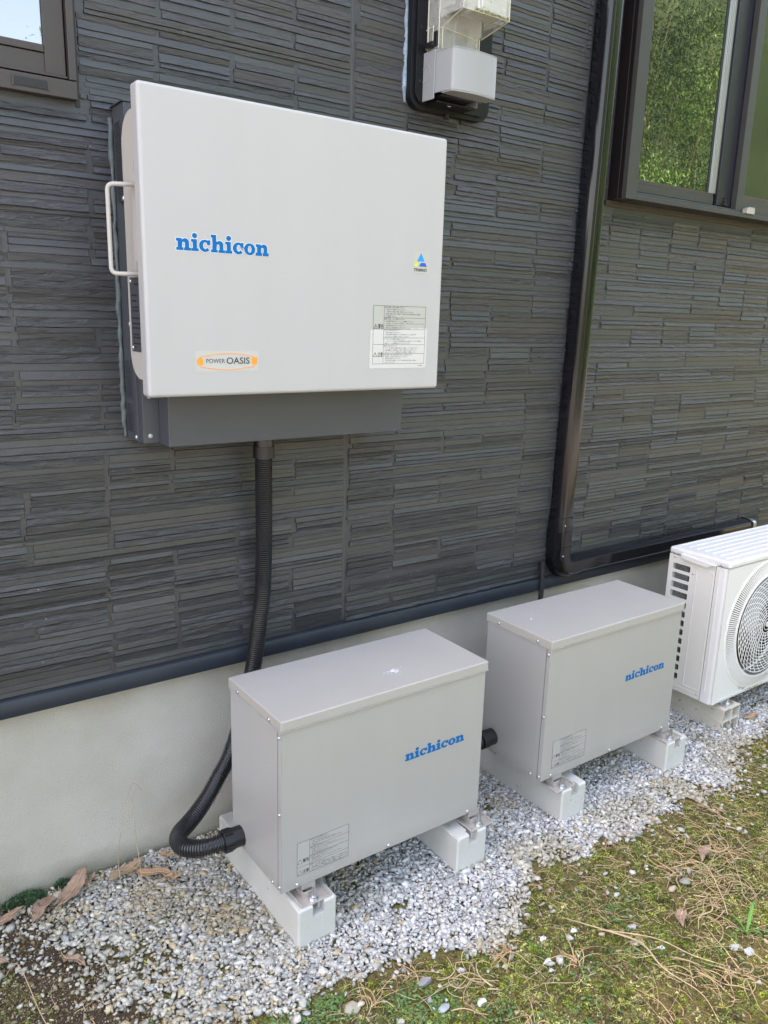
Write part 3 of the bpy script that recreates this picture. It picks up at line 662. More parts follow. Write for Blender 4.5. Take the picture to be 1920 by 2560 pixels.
hose(mb, [(.212, -.078, .985), (.2155, -.070, .93), (.223, -.055, .82), (.226, -.046, .725), (.2235, -.043, .64), (.2135, -.045, .5766), (.1965, -.052, .482), (.165, -.064, .375), (.1186, -.080, .2714), (.079, -.091, .222), (.0487, -.10, .1886), (.018, -.112, .166), (-.012, -.125, .152), (-.0385, -.142, .1475), (-.0515, -.168, .1465), (-.0455, -.196, .1465), (-.0215, -.219, .149), (.007, -.229, .153), (.028, -.233, .1555)], .0198, MT['hose'])
mb.build('hose', hz, smooth='auto')
mb = MB(); mb.cyl((.212, -.078, .978), (0, 0, 1), .0245, .026, MT['connector'], 28); mb.cyl((.212, -.078, 1.004), (0, 0, 1), .0228, .024, MT['duct'], 28)
mb.build('top_connector', hz, smooth='auto')
mb = MB(); q = Vector((.024, -.2325, .1552)); dr = Vector((1, -.03, .02))
mb.cyl(q, dr, .0245, .024, MT['connector'], 28); mb.cyl(q+dr.normalized()*.024, dr, .0228, .024, MT['connector'], 28)
for k in range(6):
    a = k*math.pi/3; mb.box(.026, .044, -.2335+.0235*math.cos(a)-.002, -.2335+.0235*math.cos(a)+.002, .1555+.0235*math.sin(a)-.002, .1555+.0235*math.sin(a)+.002, MT['connector'])
mb.build('side_connector', hz, smooth='auto')
hz2 = thing('corrugated_conduit', 'short black corrugated conduit joining the two grey battery boxes', 'conduit', (.72, -.23, .1))
mb = MB(); hose(mb, [(.802, -.235, .172), (.78, -.234, .168), (.74, -.225, .150), (.69, -.22, .150), (.65, -.225, .165), (.625, -.23, .17)], .0198, MT['hose']); mb.build('hose', hz2, smooth='auto')
mb = MB(); mb.cyl((.782, -.235, .1718), (1, 0, .02), .0245, .022, MT['connector'], 28); mb.cyl((.804, -.235, .1722), (1, 0, .02), .0228, .024, MT['connector'], 28); mb.build('side_connector', hz2, smooth='auto')
mb = MB(); hose(mb, [(1.212, -.018, .56), (1.2135, -.020, .50), (1.212, -.022, .44), (1.205, -.022, .34), (1.20, -.02, .2), (1.20, -.02, .02)], .0088, MT['hose'], pitch=.0045, seg=14, dip=.0014)
o = mb.build('thin_conduit', None, smooth='auto'); tag(o, 'thin black ribbed conduit dropping below the corner of the pipe cover', 'conduit')

# ------------------------------------------------------------------ battery boxes
BW, BD, BZ0, BZ1 = .54, .2331, .127, .5205
def battery(x, label):
    y = -.4215
    t = thing('battery_unit', label, 'battery box', (x+BW/2, y+BD/2, BZ0), 'grey battery boxes on concrete blocks')
    m = MT['box']
    mb = MB(); mb.box(x, x+BW, y+.0008, y+BD, BZ0, BZ1-.004, m); body = mb.build('body', t, bevel=.0022, seg=3)
    mb = MB(); mb.box(x-.0008, x+.0, y+.014, y+.0152, BZ0+.002, BZ1-.024, MT['darkmetal'])     # seam line on the side
    mb.box(x-.0012, x, y+.0005, y+.0135, BZ0+.001, BZ1-.024, m); mb.box(x-.0011, x, y+.016, y+BD-.002, BZ0+.001, BZ1-.024, m)
    mb.build('side_panel', body, bevel=.0004)
    e = .0035
    mb = MB()
    plate_z = BZ1
    mb.box(x-e, x+BW+e, y-e, y+BD+e, BZ1-.0225, BZ1, MT['boxlid']); lid = mb.build('lid', t, bevel=.0028, seg=3)
    mb = MB(); mb.box(x-e-.0006, x-e+.001, y-e+.0005, y+BD+e, BZ1-.0238, BZ1-.0218, m); mb.box(x-e, x+BW+e, y-e-.0006, y-e+.001, BZ1-.0238, BZ1-.0218, m); mb.build('lid_hem', lid)
    for (yy, zz) in ((y+.187, BZ1-.014), (y+.045, BZ1-.0145)): screw('screw', (x-e-.0002, yy, zz), (-1, 0, 0), .0046, .0036, MT['steel'], lid)
    for yy, zz in ((y+.0075, .482), (y+.0075, .310), (y+.0075, .140), (y+.038, .134)): screw('screw', (x-.0013, yy, zz), (-1, 0, 0), .0046, .0036, MT['steel'], body)
    for dx in (.036, .271, .506): screw('screw', (x+dx, y+.0006, BZ0+.0085), (0, -1, 0), .0046, .0036, MT['steel'], body)
    mb = MB(); logo(mb, x+.3105, .3335, .171, .0245, y+.0001, MT['blue']); mb.build('lettering', body)
    mb = MB(); yy = y+.0001
    plate_y(mb, [[(x+.0355, .1532), (x+.163, .1532), (x+.163, .2328), (x+.0355, .2328)]], yy+.0002, .0001, mat('grey_label', (.42, .41, .39), .5) if 'grey_label' not in bpy.data.materials else bpy.data.materials['grey_label'])
    warn_label(mb, x+.0357, x+.1627, .1535, .2325, x+.0655, [0, .25, .5, .74, 1.0], [WARN[0], WARN[1], WARN[5], WARN[4]], yy-.0001, MT['ink2'], .0005, 3)
    for zt in (.183, .157):
        plate_y(mb, [[(x+.0372, zt), (x+.0482, zt), (x+.0427, zt+.0095)]], yy, .00004, MT['paperwhite']); tri(mb, x+.0372, zt, .011, yy-.0001, MT['ink'], .0008)
        put_text(mb, '警告' if zt > .17 else '注意', x+.0492, zt, .0088, yy-.0001, MT['ink'], width=.0152, bold=.01)
    mb.build('warning_label', body)
    # four stainless feet with anchor bolts
    for fx, k in ((x+.0315, 0), (x+.0315, 1), (x+.4965, 2), (x+.4965, 3)):
        for front in ((True,) if k in (0, 2) else (False,)):
            s = -1 if front else 1; y0 = y-.0285 if front else y+BD-.03; y1 = y+.03 if front else y+BD+.0
            mb = MB(); ms = MT['stainless']
            mb.box(fx, fx+.072, y0, y1, .0975, .0995, ms)
            for xx in (fx, fx+.070):      # rolled edges
                mb.tube([(xx+.001, y0+.001, .101), (xx+.001, y1, .101)], .0028, ms, 8)
            yb = y-.006 if front else y+BD-.012
            mb.box(fx+.016, fx+.036, yb, yb+.002, .0996, .1135, ms); mb.box(fx+.016, fx+.018, yb+.0021, yb+.03 if front else y+BD-.001, .0996, .1135, ms); mb.box(fx+.0165, fx+.050, y+.002 if front else y+BD-.03, y+.03 if front else y+BD-.002, .1136, BZ0-.0004, ms)
            pl = mb.build('mounting_bracket', t, bevel=.0008)
            if front:
                mb = MB(); c = (fx+.0335, y-.0175); b = MT['steel']
                mb.cyl((c[0], c[1], .0995), (0, 0, 1), .0105, .0018, b, 20); mb.cyl((c[0], c[1], .1013), (0, 0, 1), .0082, .0068, b, 6); mb.cyl((c[0], c[1], .1081), (0, 0, 1), .0045, .024, b, 14, r2=.0042)
                mb.cyl((c[0], c[1], .088), (0, 0, 1), .0045, .012, b, 12)
                mb.build('anchor_bolt', pl, smooth='auto')
    return t, lid
t1, lid1 = battery(.0706, 'nearer grey battery box with a white splash on its lid')
mb = MB(); rs = random.Random(3)
for k in range(60):
    a = rs.uniform(0, 6.28); q = abs(rs.gauss(0, 1)); cx = .392+math.cos(a)*q*.0115; cy = -.352+math.sin(a)*q*.0075; s = rs.uniform(.0005, .0021)
    n = 7; mb.add([(cx+s*1.4*math.cos(6.28*i/n)*rs.uniform(.6, 1.2), cy+s*math.sin(6.28*i/n)*rs.uniform(.6, 1.2), BZ1+.0004) for i in range(n)]+[(cx, cy, BZ1+.001)], [(i, (i+1) % n, n) for i in range(n)], MT['white'])
mb.build('bird_dropping', lid1)
t2, lid2 = battery(.8301, 'farther grey battery box beside the white air conditioner')
mb = MB(); cx, cy = .895, -.285
mb.add([(cx+.005*math.cos(a)*k, cy+.0035*math.sin(a)*k, BZ1+.0005) for a, k in [(i*.9, .7+.3*(i % 2)) for i in range(7)]]+[(cx, cy, BZ1+.002)], [(i, (i+1) % 7, 7) for i in range(7)], MT['white']); mb.build('bird_dropping', lid2)

# concrete blocks
def block(x, label):
    y0, y1, z1 = -.4535, -.062, .0975; w_ = .093
    mb = MB(); m = MT['concrete']; c = x+w_/2
    def outl(a, b, i=0.0):      # cross-section with chamfered top edges and a slot from x=a to x=b
        ch = .004; X0, X1, Z = x+i, x+w_-i, z1-i
        o = [(X0, -.05), (X1, -.05), (X1, Z-ch), (X1-ch, Z)]
        if b > a: o += [(b, Z), (b, z1-.028), (a, z1-.028), (a, Z)]
        return o+[(X0+ch, Z), (X0, Z-ch)]
    A, B = outl(c-.012, c+.016, .004), outl(c-.012, c+.016); n = len(A)
    mb.add([(p[0], y0, p[1]) for p in A]+[(p[0], y0+.004, p[1]) for p in B], [tuple(range(n))]+[(k, n+k, n+(k+1) % n, (k+1) % n) for k in range(n)], m)
    mb.prism(B, 'y', y0+.004, y0+.018, m); mb.prism(outl(c-.006, c+.010), 'y', y0+.018, y0+.05, m); mb.prism(outl(0, 0), 'y', y0+.05, y1, m)
    o = mb.build('concrete_block', None); tag(o, label, 'block', 'concrete blocks under the battery boxes')
    mb = MB(); s = random.Random(int(x*1000))       # moss and dirt line round the foot
    for side in range(3):
        n = 60
        for i in range(n):
            t = i/(n-1)
            px, py = ((x-.001, y0+(y1-y0)*t), (x+w_*t, y0-.001), (x+w_+.001, y0+(y1-y0)*t))[side]
            r = s.uniform(.002, .005); mb.add([(px+r*dx, py+r*dy, s.uniform(.0, .007)+r*dz) for dx, dy, dz in ((1, 0, 0), (-1, 0, 0), (0, 1, 0), (0, -1, 0), (0, 0, 1.2), (0, 0, -1))], [(0, 2, 4), (2, 1, 4), (1, 3, 4), (3, 0, 4), (2, 0, 5), (1, 2, 5), (3, 1, 5), (0, 3, 5)], MT['mossyc'])
    mb.build('moss_rim', o)
    return o
block(.092, 'white concrete block under the near left end of the nearer battery box')
block(.5235, 'white concrete block under the right end of the nearer battery box')
block(.883, 'white concrete block under the left end of the farther battery box')
block(1.331, 'white concrete block under the right end of the farther battery box')

# ------------------------------------------------------------------ pipe cover (black duct)
dt = thing('pipe_cover', 'glossy black pipe cover running down the wall and round a corner', 'pipe cover', (1.27, 0, .5))
def duct_prof(w, d): # (across, -depth)
    h = w/2
    return [(-h, 0), (-h, -.02), (-h*.97, -.03), (-h*.84, -.040), (-h*.66, -d+.0015), (-h*.45, -d), (-h*.42, -d+.001), (-h*.30, -d+.001), (-h*.27, -d), (h*.45, -d), (h*.66, -d+.0015), (h*.84, -.040), (h*.97, -.03), (h, -.02), (h, 0)]
def sweep(mb, prof, path, m):
    """path: list of (x, z, ux, uz): position on the wall and the direction 'across'"""
    n = len(prof); vs = []
    for x, z, ux, uz in path:
        for a, dd in prof: vs.append((x+ux*a, dd-.006, z+uz*a))
    fs = [(i*n+k, i*n+k+1, (i+1)*n+k+1, (i+1)*n+k) for i in range(len(path)-1) for k in range(n-1)]
    fs += [tuple(range(n)), tuple((len(path)-1)*n+k for k in range(n-1, -1, -1))]
    mb.add(vs, fs, m)
pw, pd = .062, .050
xt, xb = 1.300, 1.2715
mb = MB(); sweep(mb, duct_prof(pw, pd), [(xt+.006, 2.5, 1, 0), (xb, .66, 1, 0)], MT['duct']); mb.build('vertical_cover', dt, smooth='auto')
mb = MB(); sweep(mb, duct_prof(pw+.005, pd+.0025), [(xb, .70, 1, 0), (xb-.0008, .655, 1, 0)], MT['duct']); sweep(mb, duct_prof(pw+.009, pd+.004), [(xb, .7015, 1, 0), (xb, .6985, 1, 0)], MT['duct']); sweep(mb, duct_prof(pw+.009, pd+.004), [(xb-.0008, .6565, 1, 0), (xb-.0008, .6535, 1, 0)], MT['duct'])
mb.cyl((1.258, -.052, .678), (0, -1, 0), .0045, .006, MT['rubber'], 14); mb.dome((1.258, -.056, .678), (0, -1, 0), .0028, .004, MT['steel'])
mb.build('joint_collar', dt, smooth='auto')
# elbow
cx_, cz_ = xb+pw/2+.012, .530+pw/2+.012
path = [(xb-.0012, .6535, 1, 0), (xb-.0012, cz_, 1, 0)]
rad = pw/2+.012
for k in range(1, 9):
    a = R(180+90*k/8); path.append((cx_+rad*math.cos(a), cz_+rad*math.sin(a), -math.cos(a), -math.sin(a)))
path.append((cx_+.035, .530, 0, 1))
mb = MB(); sweep(mb, duct_prof(pw+.006, pd+.0035), path, MT['duct']); sweep(mb, duct_prof(pw+.012, pd+.006), [(xb, .608, 1, 0), (xb, .6045, 1, 0)], MT['duct'])
mb.cyl((1.258, -.0535, .580), (0, -1, 0), .0045, .006, MT['rubber'], 14); mb.dome((1.258, -.0575, .580), (0, -1, 0), .0028, .004, MT['steel']); mb.build('corner_elbow', dt, smooth='auto')
mb = MB(); sweep(mb, duct_prof(pw, pd), [(1.34, .530, 0, 1), (2.345, .530, 0, 1)], MT['duct']); mb.build('horizontal_cover', dt, smooth='auto')
mb = MB(); sweep(mb, duct_prof(pw-.004, pd-.003), [(2.346, .530, 0, 1), (2.375, .528, 0, 1)], MT['silver']); sweep(mb, duct_prof(pw+.006, pd+.003), [(2.338, .530, 0, 1), (2.344, .530, 0, 1)], MT['rubber']); mb.build('end_tape', dt)

# ------------------------------------------------------------------ electricity meter
mt = thing('electricity_meter', 'electricity meter in a clear case with grey lower cover on a black plate', 'electricity meter', (.75, 0, 1.78))
def ring_box(mb, x0, x1, z0, z1, r, ya, yb, m):
    o = rrect(x0, x1, z0, z1, r, 6); mb.prism(o, 'y', ya, yb, m)
P_ = MT['plate']
mb = MB(); ring_box(mb, .630, .880, 1.776, 2.34, .034, -.024, .0045, P_); ring_box(mb, .640, .870, 1.786, 2.33, .028, -.031, -.0235, P_)
for z in (1.835, 1.95): mb.cyl((.652, -.0308, z), (0, -1, 0), .0028, .0012, MT['vent'], 10)
mb.cyl((.745, -.022, 1.778), (0, 0, -1), .006, .010, P_, 12)
mp_ = mb.build('base_plate', mt, bevel=.0018)
mb = MB(); zz = np.arange(1.79, 2.33, .007)
mb.tube([(.6285-.002*float(vnoise(np.array(z*50.), np.array(0.), 13)), -.003, z) for z in zz], [.0030+.0040*float(vnoise(np.array(z*40.), np.array(2.), 19)) for z in zz], MT['sealant_blue'], 8); mb.build('sealant_bead', mt, smooth=True)
g = MT['meterplastic']
mb = MB()   # grey terminal cover, open underneath, with a slightly domed front
def arch(x0, x1, n=10):
    m_ = [(x0+.006+(x1-x0-.012)*k/n, -.1275-.0075*math.sin(math.pi*k/n)) for k in range(n+1)]
    return [(x0, -.121), (x0+.0012, -.1245), (x0+.0032, -.1265)]+m_+[(x1-.0032, -.1265), (x1-.0012, -.1245), (x1, -.121)]
mb.box(.6605, .6632, -.0745, -.0312, 1.7905, 1.8950, g); mb.box(.7950, .7975, -.0745, -.0312, 1.7905, 1.8950, g)
o_ = [(.6640, -.0700)]+arch(.6715, .8085)+[(.8060, -.0700)]
i_ = [(.8030, -.0700)]+[(p[0], p[1]+.003) for p in arch(.6750, .8050)][::-1]+[(.6675, -.0700)]
mb.prism(o_+i_, 'z', 1.8035, 1.8905, g)
mb.prism(o_, 'z', 1.8906, 1.8935, g)
und = arch(.6715, .8085); mb.prism(und+[(.8080, -.092), (.740, -.086), (.6690, -.092)], 'z', 1.8005, 1.8034, g)
tc_ = mb.build('terminal_cover', mt, bevel=.0022, seg=3)
mb = MB(); mb.box(.68, .78, -.078, -.031, 1.800, 1.803, MT['vent']); mb.box(.672, .79, -.073, -.031, 1.786, 1.7898, P_); mb.tube([(.72+.008*math.cos(a), -.06+.004*math.sin(a)*0, 1.791+.006*math.sin(a)) for a in np.linspace(3.4, 6.2, 10)], .0012, g, 8); mb.build('terminal_opening', mt)
mb = MB(); mb.tube([(.6604, -.031-.0, 1.862)]+[(.6604, -.046-.013*math.cos(a), 1.848+.0175*math.sin(a)) for a in np.linspace(1.5, -1.5, 14)]+[(.6604, -.031, 1.834)], .0009, g, 6); mb.build('knock_out', tc_)
# clear covers
cm = bpy.data.materials.new('clear_polycarbonate'); cm.use_nodes = True; b_ = cm.node_tree.nodes['Principled BSDF']
b_.inputs['Base Color'].default_value = (.86, .87, .80, 1); b_.inputs['Roughness'].default_value = .12; b_.inputs['Transmission Weight'].default_value = .0; b_.inputs['Alpha'].default_value = .36
n_ = cm.node_tree.nodes.new('ShaderNodeTexNoise'); n_.inputs['Scale'].default_value = 60; n_.inputs['Detail'].default_value = 5; tcc = cm.node_tree.nodes.new('ShaderNodeTexCoord'); cm.node_tree.links.new(tcc.outputs['Object'], n_.inputs['Vector'])
mr_ = cm.node_tree.nodes.new('ShaderNodeMapRange'); mr_.inputs[3].default_value = .10; mr_.inputs[4].default_value = .34; cm.node_tree.links.new(n_.outputs[0], mr_.inputs[0]); cm.node_tree.links.new(mr_.outputs[0], b_.inputs['Alpha'])
ce = mat('clear_edge', (.72, .70, .52), .15, alpha=.8)
mb = MB()
def cbox(x0, x1, y0, y1, z0, z1):
    mb.box(x0, x1, y0, y0+.002, z0, z1, cm); mb.box(x0, x0+.002, y0+.002, y1, z0, z1, cm); mb.box(x1-.002, x1, y0+.002, y1, z0, z1, cm)
cbox(.668, .792, -.075, -.032, 1.894, 1.944)          # middle skirt
cbox(.668, .798, -.075, -.032, 1.944, 2.3)            # rear part of the case
cbox(.668, .806, -.160, -.075, 1.961, 2.3)            # projecting meter window
mb.add([(.668, -.160, 1.961), (.806, -.160, 1.961), (.798, -.075, 1.940), (.672, -.075, 1.940)], [(0, 1, 2, 3)], cm)
case = mb.build('clear_case', mt)
mb = MB()
for a_, b2 in (((.668, -.160, 1.961), (.806, -.160, 1.961)), ((.806, -.160, 1.961), (.806, -.160, 2.3)), ((.668, -.160, 1.961), (.668, -.160, 2.3)), ((.668, -.160, 1.961), (.672, -.075, 1.940)), ((.806, -.160, 1.961), (.798, -.075, 1.940)), ((.668, -.076, 1.90), (.668, -.076, 2.3)), ((.669, -.034, 1.90), (.669, -.034, 2.3)), ((.679, -.076, 1.90), (.679, -.076, 1.944)), ((.784, -.076, 1.895), (.784, -.076, 1.94)), ((.792, -.076, 1.895), (.792, -.076, 1.94)), ((.664, -.060, 1.905), (.664, -.060, 1.947)), ((.664, -.042, 1.905), (.664, -.042, 1.947)), ((.664, -.060, 1.947), (.664, -.034, 1.943)), ((.664, -.060, 1.905), (.664, -.034, 1.903)), ((.679, -.077, 1.943), (.784, -.077, 1.935))):
    mb.tube([a_, b2], .0011, ce, 6)
mb.build('case_edges', case)
mb = MB(); mb.box(.655, .668, -.068, -.034, 1.903, 1.913, MT['connector']); mb.box(.664, .672, -.074, -.060, 1.905, 1.935, MT['connector']); mb.build('hinge_clip', mt, bevel=.001)
mb = MB(); mw = mat('meter_body', (.42, .42, .39), .5, var=(25, (.34, .35, .30), .2)); md = mat('meter_dark', (.20, .21, .21), .5)
mb.box(.712, .801, -.154, -.095, 1.970, 2.3, mw); mb.box(.69, .71, -.12, -.04, 1.975, 2.3, md); mb.box(.684, .725, -.105, -.06, 1.985, 2.03, mw); mb.cyl((.752, -.155, 1.992), (0, -1, 0), .0035, .001, md, 14)
mb.box(.713, .717, -.157, -.1545, 1.965, 2.3, mat('meter_edge', (.7, .72, .72), .3))
mb.tube([(.79+.0032*math.cos(a), -.1555, 1.981+.0032*math.sin(a)) for a in np.linspace(0, 6.2832, 16)], .0006, MT['white'], 5)
mb.box(.725, .728, -.1558, -.1545, 1.975, 2.3, MT['white']); mb.box(.735, .75, -.1556, -.1546, 2.0, 2.02, md); mb.box(.694, .706, -.124, -.1205, 1.985, 2.0, MT['stainless'])
mb.tube([(.70, -.06, 1.985), (.705, -.055, 1.96), (.70, -.05, 1.93), (.703, -.05, 1.90)], .003, MT['connector'], 8); mb.tube([(.735, -.06, 1.985), (.73, -.055, 1.95), (.735, -.05, 1.90)], .003, md, 8)
mb.build('meter_mechanism', mt, bevel=.002)
mb = MB(); am = mat('algae', (.30, .30, .06), .9, var=(140, (.20, .17, .05), .15)); s = random.Random(8)
for k in range(420):
    t = s.random(); px = .70+.104*t; py = -.1608 if s.random() < .5 else -.160+abs(s.gauss(0, .018)); pz = 1.961+(abs(s.gauss(0, .0045)) if py < -.1605 else -(py+.160)*-.0-.0007-(py+.16)*.247); r = s.uniform(.0006, .0016)
    mb.add([(px+r*math.cos(i*1.26), py-.0003 if py < -.1605 else py+r*math.sin(i*1.26), pz+(r*math.sin(i*1.26) if py < -.1605 else -.0004)) for i in range(5)], [(0, 1, 2, 3, 4)], am)
mb.build('algae_growth', case)['kind'] = 'stuff'

# ------------------------------------------------------------------ air conditioner
ac = thing('air_conditioner', 'white outdoor air conditioner unit with round fan grille at the right edge', 'air conditioner', (1.98, -.28, .108))
AX0, AX1, AY0, AY1, AZ0, AZ1 = 1.64, 2.33, -.392, -.178, .108, .589
W_, C_ = MT['acwhite'], MT['accream']
FC = (1.890, .3405); FR = .2235
mb = MB()   # front panel with round opening
front = [(AX0+.004, AZ0), (AX1, AZ0), (AX1, AZ1-.024), (AX0+.004, AZ1-.024)]
plate_y(mb, [front, circ(FC[0], FC[1], FR-.004, 72)[::-1]], AY0+.0035, .0015, W_)
pr = [(AX0+.020, AY0+.002)]+[(AX0+.020+.018*math.cos(R(a)), AY0+.020+.018*math.sin(R(a))) for a in range(265, 179, -10)]+[(AX0+.0015, AY0+.045), (AX0+.004, AY0+.045), (AX0+.005, AY0+.022), (AX0+.021, AY0+.005)]
mb.prism(pr, 'z', AZ0-.002, AZ1-.024, W_)
fp = mb.build('front_panel', ac, smooth='auto')
mb = MB(); mb.box(AX0-.0006, AX0+.0016, AY0+.0315, AY0+.0335, AZ0+.035, AZ1-.035, W_); mb.box(AX0+.0006, AX0+.002, AY0+.0448, AY0+.0462, AZ0, AZ1-.024, MT['vent']); mb.box(AX0+.03, AX0+.30, AY0+.0002, AY0+.002, AZ0+.008, AZ0+.0105, W_); mb.build('panel_ribs', fp, bevel=.0006)
# side panel with slots
sl = [[(-(AY0+.046), AZ0), (-(AY0+.046), AZ1-.024), (-AY1, AZ1-.024), (-AY1, AZ0)]]
for k in range(13):
    zt = .538-.0308*k
    sl.append(rrect(.1945, .258, zt-.0205, zt, .004, 3))
mb = MB(); plate_x(mb, sl, AX0+.002, .0012, C_)
sp = mb.build('side_panel', ac)
mb = MB()
fr = rrect(.281, .342, .137, .541, .004, 3); fi = rrect(.2832, .3398, .1392, .5388, .003, 3)
plate_x(mb, [fr, fi[::-1]], AX0+.0004, .0009, C_); mb.box(AX0-.0004, AX0+.001, -.325, -.225, .124, .1265, C_)
mb.build('raised_panel', sp)
for y, zz in ((-.2705, .519), (-.200, .558), (-.181, .124), (-.335, .124)): screw('screw', (AX0+.0006, y, zz), (-1, 0, 0), .004, .0035, MT['steel'], sp)
mb = MB(); mb.box(AX0+.022, AX0+.026, -.240, AY1-.012, AZ0+.01, AZ1-.03, MT['acfoam']); mb.box(AX0+.030, AX0+.034, -.268, -.180, AZ0+.01, AZ1-.03, MT['acdark']); mb.build('coil', ac)
mb = MB(); mb.box(AX0+.004, AX1, AY1-.012, AY1, AZ0, AZ1-.024, C_); mb.box(AX1-.004, AX1, AY0+.006, AY1, AZ0, AZ1-.024, C_); mb.box(AX0+.004, AX1-.004, AY0+.006, AY1-.012, AZ0, AZ0+.004, C_); mb.box(AX0+.04, AX1-.006, -.262, -.258, AZ0+.01, AZ1-.03, MT['acdark']); mb.build('cabinet', ac)
# top cover
mb = MB(); mb.box(AX0-.001, AX1+.002, AY0-.002, AY1+.003, AZ1-.0235, AZ1, W_); top = mb.build('top_cover', ac, bevel=.009, seg=4)
mb = MB()
for k in range(7):
    yy = AY1-.012-k*.028; mb.box(AX0+.026+(.0 if k < 1 or k > 5 else .016), AX1-.03, yy-.0035, yy, AZ1-.0012, AZ1+.0022, W_)
mb.build('top_ribs', top, bevel=.0016, seg=2)
mb = MB(); hp = [(-.226, .5755), (-.350, .5685), (-.350, .5665), (-.338, .5655), (-.322, .5545), (-.236, .5600), (-.226, .565)]
mb.prism(hp, 'x', AX0-.011, AX0+.004, W_); mb.build('carry_grip', top, bevel=.003, seg=3)
for y in (-.195, -.3655): screw('screw', (AX0-.0012, y, .5725), (-1, 0, 0), .0042, .003, MT['steel'], top)
# fan behind the grille
mb = MB()
for k in range(3):
    a0 = k*2.094+.5; vs = []; n = 14
    for i in range(n+1):
        t = i/n; r = .04+.125*t
        for j in range(7):
            a = a0+.25*t+j/6*1.25*(1-.25*t); vs.append((FC[0]+r*math.cos(a), -.352+.040*(j/6), FC[1]+r*math.sin(a)))
    mb.add(vs, [(i*7+j, i*7+j+1, (i+1)*7+j+1, (i+1)*7+j) for i in range(n) for j in range(6)], MT['acfan'])
mb.cyl((FC[0], -.30, FC[1]), (0, -1, 0), .045, .05, MT['acfan'], 28); mb.build('fan', ac, smooth='auto')
mb = MB(); mb.tube([(FC[0]+.182*math.cos(a), -.35, FC[1]+.182*math.sin(a)) for a in np.linspace(0, 6.2832, 60)], .004, W_, 6, cap=False); mb.build('fan_shroud', ac)
# grille
mb = MB(); gm = MT['acgrille']
def ringpath(r, y, n=96): return [(FC[0]+r*math.cos(a), y, FC[1]+r*math.sin(a)) for a in np.linspace(0, 2*math.pi, n+1)]
def band(r0, r1, ya, yb, m, n=96):
    vs = []; 
    for k in range(n):
        a = 2*math.pi*k/n; c, s = math.cos(a), math.sin(a)
        for r, y in ((r0, ya), (r1, yb), (r1, yb+.003), (r0, ya+.003)): vs.append((FC[0]+r*c, y, FC[1]+r*s))
    mb.add(vs, [(k*4+i, ((k+1) % n)*4+i, ((k+1) % n)*4+(i+1) % 4, k*4+(i+1) % 4) for k in range(n) for i in range(4)], m)
band(FR-.005, FR+.002, AY0-.001, AY0+.001, gm); band(FR-.046, FR-.039, AY0-.012, AY0-.011, gm)
N_ = 190
for k in range(N_):
    a = 2*math.pi*k/N_; c, s = math.cos(a), math.sin(a); hw = .0017
    r0, r1 = FR-.040, FR-.004; vs = []
    for r, y in ((r1, AY0+.0005), (r0, AY0-.011)):
        for sd_ in (-hw, hw):
            for dy in (0, .003): vs.append((FC[0]+r*c-sd_*s, y+dy, FC[1]+r*s+sd_*c))
    mb.add(vs, [(0, 2, 6, 4), (1, 5, 7, 3), (0, 4, 5, 1), (2, 3, 7, 6)], gm)
for i in range(15):
    r = .0195+.0105*i; mb.tube(ringpath(r, AY0-.0118+.0, 72), .00125, gm, 4, cap=False)
NS = 36
for k in range(NS):
    for j in range(13):
        r0 = .030+.0105*j; r1 = r0+.0105
        if j < 4 and k % 2: continue
        tw = lambda r: (r/.18)**1.3*.95
        a0 = 2*math.pi*k/NS+tw(r0); a1 = 2*math.pi*k/NS+tw(r1)
        mb.tube([(FC[0]+r0*math.cos(a0), AY0-.0105, FC[1]+r0*math.sin(a0)), (FC[0]+r1*math.cos(a1), AY0-.0105, FC[1]+r1*math.sin(a1))], .0014, gm, 4, cap=False)
mb.cyl((FC[0], AY0-.010, FC[1]), (0, -1, 0), .009, .004, gm, 24); mb.build('fan_grille', ac)
mb = MB(); s = random.Random(5)
for k in range(170):
    px = 1.79+abs(s.gauss(0, .09)); pz = FC[1]-math.sqrt(max(FR**2-(px-FC[0])**2, .0001))-s.uniform(-.004, .012); r = s.uniform(.0008, .0018)
    mb.add([(px+r*1.5*math.cos(i*1.26), AY0+.0016, pz+r*math.sin(i*1.26)) for i in range(5)], [(0, 1, 2, 3, 4)], am)
mb.build('algae_growth', fp)['kind'] = 'stuff'
mb = MB(); mb.prism([(-.400, .086), (-.372, .086), (-.372, .106), (-.378, .106), (-.380, .092), (-.400, .089)], 'x', 1.715, 1.765, MT['steel']); mb.cyl((1.742, -.388, .087), (0, 0, 1), .009, .006, MT['steel'], 6); mb.cyl((1.742, -.388, .093), (0, 0, 1), .004, .010, MT['steel'], 10); mb.build('mounting_foot', ac, bevel=.0008)

def stand(x, label):
    mb = MB(); m = MT['standpl']; x0, x1, y0, y1, z1, t = x, x+.092, -.4105, -.115, .085, .004
    H = [(x0, 0), (x1, 0), (x1, z1), (x0, z1)]
    cells = [rrect(x0+t+i*(.046-.001), x0+.044+i*.045, t+j*.042, .040+j*.042, .002, 2, rev=True) for i in (0, 1) for j in (0, 1)]
    # a hollow resin beam: four tubes seen end-on
    v, f = curve_mesh([H]+cells, (y1-y0)/2); mb.add([(p[0], (y0+y1)/2-p[2], p[1]) for p in v], f, m)
    mb.box(x0-.0015, x0+.001, y0+.002, y1, .040, .0425, m); mb.box(x0-.0012, x0+.001, y0+.002, y1, .064, .0655, m); mb.box(x0-.0012, x0+.001, y0+.002, y1, .019, .0205, m)
    o = mb.build('resin_stand', None); return tag(o, label, 'stand', 'resin stands under the air conditioner')
stand(1.690, 'hollow cream resin stand under the visible left end of the air conditioner')
stand(2.17, 'cream resin stand under the far right end of the air conditioner')

